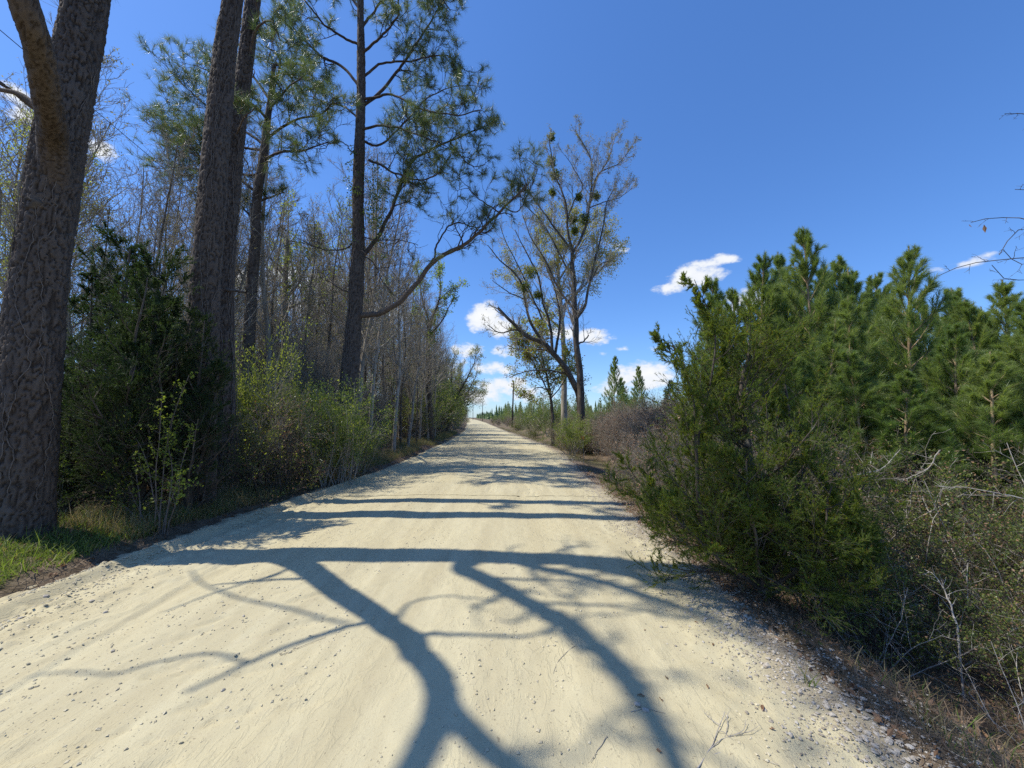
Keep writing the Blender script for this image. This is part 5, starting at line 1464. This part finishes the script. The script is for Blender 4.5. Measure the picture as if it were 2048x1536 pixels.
addn(g, blades(x[::2] + .02, y[::2], .045, .016, rr, .9))
x2 = -6.6 + 2.4 * rr.random(1500); y2 = 3.9 + 1.6 * rr.random(1500)
kk = (cen(y2) - hwd(y2) - x2 > .34) & ((x2 + 5.95) ** 2 + (y2 - 4.7) ** 2 > .10)
addn(g, blades(x2[kk], y2[kk], .20, .009, rr, .45))
link('green_grass', g.mesh('green_grass', [M['grass']], False), kind='stuff', label='short bright green grass patch at the foot of the massive forked pine')
g = Geo()
n = 34000
y = 5 + 34 * rr.random(n) ** 1.1; s_ = .38 + (.9 + 1.1 * sstep(8, 13, y)) * rr.random(n) ** 1.4
pat = fbm(y * .5, s_ * 2, 3, 21) + .35 * sstep(9, 14, y)
kk = pat > -.05; y = y[kk]; s_ = s_[kk]
x = cen(y) - hwd(y) - s_
addn(g, blades(x, y, .26 * np.clip(.4 + s_, .4, 1.3), .007, rr, .3))
n = 5000
y = 5.0 + 1.6 * rr.random(n); x = cen(y) - hwd(y) - .35 - 1.1 * rr.random(n)
addn(g, blades(x, y, .22, .005, rr, .5))
link('verge_grass', g.mesh('verge_grass', [M['drygrass']], False), kind='stuff', label='long grass growing along the left road verge')
g = Geo()
n = 9000
y = 1.2 + 60 * rr.random(n) ** 1.6; s_ = .15 + 1.6 * rr.random(n) ** 1.4
kk = fbm(y * .8, s_ * 3, 3, 61) > .15 - .3 * sstep(10, 25, y); y = y[kk]; s_ = s_[kk]
x = cen(y) + hwd(y) + s_
addn(g, blades(x, y, .16 + .12 * sstep(8, 20, y), .006, rr, .4))
link('right_verge_grass', g.mesh('right_verge_grass', [M['drygrass']], False), kind='stuff', label='thin dry grass on the right road verge')
# green tuft at the gravel edge
t = thing('grass_tuft', 'single small green grass tuft at the gravel edge, lower right', 'grass tuft', (0, 0, 0))
c = G(1622, 1385, -.05); xx = c[0] + rr.normal(size=9) * .012; yy = c[1] + rr.normal(size=9) * .012
g = Geo(); addn(g, blades(xx, yy, .17, .008, rr, .18)); obj('blades', g, [M['grass']], t)

# ------------------------------------------------------------------ stones
def rock_mat():
    m, t_ = mat_new('limestone_gravel')
    geo = t_.n('ShaderNodeNewGeometry'); tc_ = t_.n('ShaderNodeTexCoord')
    col = t_.mix(geo.outputs['Random Per Island'], (0.26, 0.215, 0.155, 1), (0.56, 0.51, 0.43, 1))
    n_ = t_.noise(tc_.outputs['Object'], 60.0, 4.0)
    col = t_.mix(t_.rng(n_, .4, .7, 0, .4), col, (0.2, 0.16, 0.12, 1))
    ps = t_.n('ShaderNodeBsdfPrincipled'); t_.put(ps.inputs['Base Color'], col); ps.inputs['Roughness'].default_value = .9
    out = t_.n('ShaderNodeOutputMaterial'); m.node_tree.links.new(ps.outputs[0], out.inputs[0]); return m
M['rock'] = rock_mat()
def clod_mat():
    m, t_ = mat_new('sand_clods')
    geo = t_.n('ShaderNodeNewGeometry')
    col = t_.mix(geo.outputs['Random Per Island'], (0.42, 0.36, 0.24, 1), (0.58, 0.51, 0.35, 1))
    ps = t_.n('ShaderNodeBsdfPrincipled'); t_.put(ps.inputs['Base Color'], col); ps.inputs['Roughness'].default_value = .95
    out = t_.n('ShaderNodeOutputMaterial'); m.node_tree.links.new(ps.outputs[0], out.inputs[0]); return m
M['clod'] = clod_mat()
import bmesh
bm = bmesh.new(); bmesh.ops.create_icosphere(bm, subdivisions=1, radius=1.0)
IC1 = np.array([v.co[:] for v in bm.verts]); IF1 = np.array([[v.index for v in f.verts] for f in bm.faces]); bm.free()
th_ = np.arange(4) * math.pi / 2
ICV = np.concatenate([[[0, 0, .8]], np.stack([np.cos(th_), np.sin(th_), 0 * th_ - .1], 1), np.stack([.5 * np.cos(th_ + .7), .5 * np.sin(th_ + .7), 0 * th_ + .6], 1)])
ICF = np.array([[0, 5, 6], [0, 6, 7], [0, 7, 8], [0, 8, 5], [5, 1, 2], [6, 2, 3], [7, 3, 4], [8, 4, 1], [5, 2, 6], [6, 3, 7], [7, 4, 8], [8, 1, 5]])
def rocks(x, y, z, r, rng):
    n = len(x); nv = len(ICV)
    D = rng.uniform(.65, 1.25, (n, nv, 1)); A = rng.uniform(.6, 1.3, (n, 1, 3)); A[:, :, 2] *= .6
    V = ICV[None] * D * A * r[:, None, None]
    th = rng.random(n) * 6.28; c_, s2 = np.cos(th)[:, None], np.sin(th)[:, None]
    Vx = V[:, :, 0] * c_ - V[:, :, 1] * s2; Vy = V[:, :, 0] * s2 + V[:, :, 1] * c_
    V = np.stack([Vx + x[:, None], Vy + y[:, None], V[:, :, 2] + z[:, None]], -1)
    F = (np.arange(n) * nv)[:, None, None] + ICF[None]
    return V.reshape(-1, 3), F.reshape(-1, 3)
def surf(x, y):
    s = x - cen(y); h = hwd(y)
    return np.maximum(road_z(s, y, h), ground_z(x, y))
g = Geo()
n = 19000
y = .8 + 11 * rr.random(n) ** 1.5; e_ = rr.normal(size=n) * .24 - .12; x = cen(y) + hwd(y) + e_
r = .0035 + .0115 * rr.random(n) ** 3
g.add(*rocks(x, y, surf(x, y) + r * .25, r, rr))
n = 3500
y = 12 + 30 * rr.random(n); x = cen(y) + hwd(y) - .05 + rr.normal(size=n) * .25; r = .010 + .016 * rr.random(n) ** 2
g.add(*rocks(x, y, surf(x, y) + r * .25, r, rr))
link('gravel', g.mesh('gravel', [M['rock']], False), kind='stuff', label='loose pale limestone gravel strip along the right road edge')
g = Geo()
n = 9000
y = 1.0 + 12 * rr.random(n) ** 1.4; s_ = -hwd(y) * (1.0 - .09 * np.abs(rr.normal(size=n))) ; x = cen(y) + s_
r = .004 + .014 * rr.random(n) ** 2.5
g.add(*rocks(x, y, surf(x, y) + r * .2, r, rr))
n = 17000
y = .9 + 9 * rr.random(n) ** 1.3; s_ = hwd(y) * (2 * rr.random(n) - 1) * .95; x = cen(y) + s_
dens = fbm(x * 1.6, y * .8, 3, 99) + .5 * (s_ < -1.2) + .35 * (s_ > 1.2)
kk = dens > .12; x = x[kk]; y = y[kk]
r = (.003 + .010 * rr.random(len(x)) ** 3) * (1 + .15 * (s_[kk] < -1.5))
g.add(*rocks(x, y, surf(x, y) + r * .2, r, rr))
link('sand_clods', g.mesh('sand_clods', [M['clod']], False), kind='stuff', label='small sand clods and grit scattered over the road')
# the largest stones lie as single stones
stone_me = []
for q in range(6):
    ICV, ICF = IC1, IF1; g = Geo(); V, F = rocks(np.zeros(1), np.zeros(1), np.zeros(1), np.ones(1) * .02, rr); g.add(V, F); stone_me.append(g.mesh('stone', [M['rock']], False))
def stone(px, py, r, lab, grp):
    c = G(px, py, 0); z = float(surf(np.array([c[0]]), np.array([c[1]]))[0])
    o = link('stone', stone_me[int(rr.integers(0, 6))], None, lab, 'stone', grp, None, (c[0], c[1], z + r * .25))
    o.scale = (r / .02,) * 3; o.rotation_euler = (0, 0, rr.random() * 6.28)
for i in range(46):
    f = rr.random(); px = 1440 + f * 380 + rr.normal() * 28 - 20; py = 1215 + f * 300
    stone(px, min(py, 1530), rr.uniform(.011, .019), 'pale limestone pebble lying in the gravel strip at the lower right road edge', 'pebbles of the right gravel strip')
for px, py, r, lab in [(91, 1190, .022, 'stone on the road near the left grass edge'), (183, 1203, .017, 'small dark stone right of the one by the grass edge'), (211, 1225, .017, 'stone halfway along the left road edge clods'),
                       (224, 1310, .013, 'single small stone in the left foreground sand'), (1292, 1428, .02, 'pale stone in the right foreground beside the limb shadow'), (1275, 1418, .016, 'smaller stone touching the pale stone in the right foreground'),
                       (40, 1235, .02, 'flat stone nearest the left picture edge'), (487, 1240, .014, 'little stone in the sand below the trunk shadow'), (445, 1390, .013, 'little stone by the tip of the thin branch shadow')]:
    stone(px, py, r, lab, None)

# fallen leaves on the sand
def leaf_mesh(seed):
    rng = np.random.default_rng(seed)
    us = np.linspace(0, 1, 7); V = []
    for u in us:
        wv = .42 * math.sin(math.pi * min(u * .9 + .05, 1)) ** .8
        zc = .12 * math.sin(u * 3.1) + .05 * rng.normal()
        V += [(u - .5, -wv * .5, zc + .12 * rng.random()), (u - .5, 0, zc - .04), (u - .5, wv * .5, zc + .15 * rng.random())]
    F = []
    for q in range(6):
        b = q * 3; F += [[b, b + 3, b + 4, b + 1], [b + 1, b + 4, b + 5, b + 2]]
    g = Geo(); g.add(np.array(V), np.array(F)); return g.mesh('fallen_leaf', [M['brownleaf']])
lm_ = [leaf_mesh(i) for i in range(4)]
for i, (px, py, s, lab) in enumerate([(1525, 1418, .045, 'curled brown leaf lying on the sand near the right gravel strip'), (1392, 1247, .035, 'brown leaf just left of the gravel below the cedar'), (1425, 1290, .04, 'brown leaf pair piece beside the upper gravel'),
                                      (1333, 1362, .03, 'small dry leaf on the sand right of the broad limb shadow'), (1322, 1405, .03, 'small crumpled leaf above the pale foreground stone'), (1282, 1398, .04, 'leaf on top of the broad limb shadow'),
                                      (1415, 1380, .03, 'thin leaf between the limb shadow and the gravel'), (1545, 1462, .025, 'tiny leaf below the curled brown one'), (1318, 1510, .03, 'leaf at the bottom edge near the dry twig'),
                                      (1530, 1330, .045, 'tan leaf lodged among the limestone pebbles'), (1290, 1265, .02, 'speck of leaf under the cedar side of the road'), (118, 1140, .06, 'pale curled leaf on the strip beside the green grass')]):
    c = G(px, py, 0); z = float(surf(np.array([c[0]]), np.array([c[1]]))[0])
    o = link('fallen_leaf', lm_[i % 4], None, lab, 'leaf', None, None, (c[0], c[1], z + s * .1)); o.scale = (s,) * 3; o.rotation_euler = (rr.normal() * .3, rr.normal() * .3, rr.random() * 6.28)

# dry twig lying at the bottom right
t = thing('dry_twig', 'branched dry grey twig lying on the sand at the bottom right', 'twig', (0, 0, 0))
g = Geo()
def gp_(px, py, h): 
    c = G(px, py, 0); c = c.copy(); z = float(surf(np.array([c[0]]), np.array([c[1]]))[0]); return W(px, py, c[1] - h * .6) if h else np.array([c[0], c[1], z + .004])
for pts, r0 in [([(1395, 1545, 0), (1418, 1500, .02), (1436, 1462, .05), (1450, 1425, .08)], .0035), ([(1418, 1500, .02), (1445, 1480, .04), (1485, 1462, .05), (1492, 1440, .07)], .0025), ([(1450, 1478, .04), (1456, 1450, .06), (1455, 1425, .08)], .0022),
                ([(1405, 1520, .01), (1450, 1505, .02), (1500, 1512, .02), (1560, 1540, 0)], .0025), ([(1440, 1450, .05), (1425, 1440, .06), (1405, 1420, .07)], .002), ([(1470, 1470, .05), (1500, 1462, .05), (1520, 1450, .05)], .0016), ([(1436, 1462, .05), (1452, 1468, .05), (1480, 1490, .03)], .0016)]:
    P = resample([gp_(*p) for p in pts], 14, .003, rr); g.add(*tubes(P, np.linspace(r0, r0 * .35, 14), 5))
    B, Rb = spawn(P[None], np.full((1, 14), r0 * .6), 5, .3, 1, .8, 0, .6, 5, rr, .15, (0, 0, .0), Labs=.06, rmin=.0008); g.add(*tubes(B, Rb, 3))
obj('stem', g, [M['twig_pale']], t)
for i, pts in enumerate([[(1215, 1480), (1200, 1500), (1180, 1530)], [(1262, 1430), (1290, 1425), (1330, 1432)], [(1190, 1150), (1215, 1165), (1240, 1160)], [(1150, 1295), (1120, 1320), (1105, 1350)], [(560, 1320), (610, 1300), (650, 1285)]]):
    P = resample([gp_(x_, y_, 0) for x_, y_ in pts], 10, .004, rr); g = Geo(); g.add(*tubes(P, np.linspace(.0022, .001, 10), 4))
    o = obj('straw_stalk', g, [M['twig']]); o['category'] = 'twig'
    o['label'] = ['thin straw on the sand beside the lower fork of the shadow', 'short dry stem next to the pale foreground stone', 'thin stem on the trunk shadow near the cedar', 'curved straw on the sand left of the cedar', 'thin straw lying in the middle foreground sand'][i]

# pale arching canes in the scrub
for i, (pts, Y) in enumerate([([(1915, 1270), (1905, 1215), (1880, 1165), (1850, 1140)], 3.0), ([(1770, 1250), (1765, 1190), (1745, 1130), (1700, 1080)], 3.5), ([(2100, 1010), (1990, 985), (1930, 975), (1870, 972)], 3.6),
                              ([(1660, 1000), (1700, 955), (1760, 940), (1800, 900)], 4.0), ([(2040, 900), (2010, 830), (1990, 780), (1960, 760)], 5.2), ([(1880, 900), (1850, 940), (1800, 960)], 4.0)]):
    t = thing('thorny_cane', ['pale bent cane standing nearest the lower right corner', 'grey cane rising from the litter under the cedar', 'long pale cane stretching in from the right picture edge', 'forked pale cane against the dark scrub right of the cedar',
                              'white dead stem among the young pines at the right', 'short pale cane above the middle of the scrub'][i], 'cane', (0, 0, 0))
    P = resample(wl(pts, Y, .25), 22, .008, rr); 
    if i < 2: P[0, 2] = gz(P[0, 0], P[0, 1]) - .02
    g = Geo(); g.add(*tubes(P, np.linspace(.007, .0025, 22), 6)); obj('stem', g, [M['twig_pale']], t)
    g = Geo(); B, Rb = spawn(P[None], np.full((1, 22), .004), 16, .2, 1, 1.0, 0, .6, 5, rr, .12, (0, 0, .03), Labs=.16, rmin=.0014); g.add(*tubes(B, Rb, 4)); obj('side_twigs', g, [M['twig_pale']], t, 'stuff')

# thrown up roots and snags at the foot of the long-limbed pine
t = thing('root_tangle', 'tangle of grey snags and exposed roots at the road edge below the long limbed pine', 'roots', (0, 0, 0))
g = Geo()
for q in range(34):
    x0 = -4.35 - rr.random() * 1.3; y0 = 10.6 + rr.random() * 1.6; a = rr.random() * 6.28
    P = grow(np.array([[x0, y0, gz(x0, y0)]]), np.array([[math.cos(a), math.sin(a), .7]]), np.array([rr.uniform(.3, .8)]), 8, .3, (0, 0, -.1), rr)
    g.add(*tubes(P, np.linspace(.022, .006, 8)[None] * rr.uniform(.5, 1.3), 5))
obj('root', g, [M['bark_grey']], t)
for o in protos + [sh_olive, sh_wax, sh_brush, sh_scrub, sh_fresh, sh_brown, sh_pale, sh_thicket] + yp + ypl:
    if 'label' not in o:
        for c_ in list(o.children): bpy.data.objects.remove(c_)
        bpy.data.objects.remove(o)
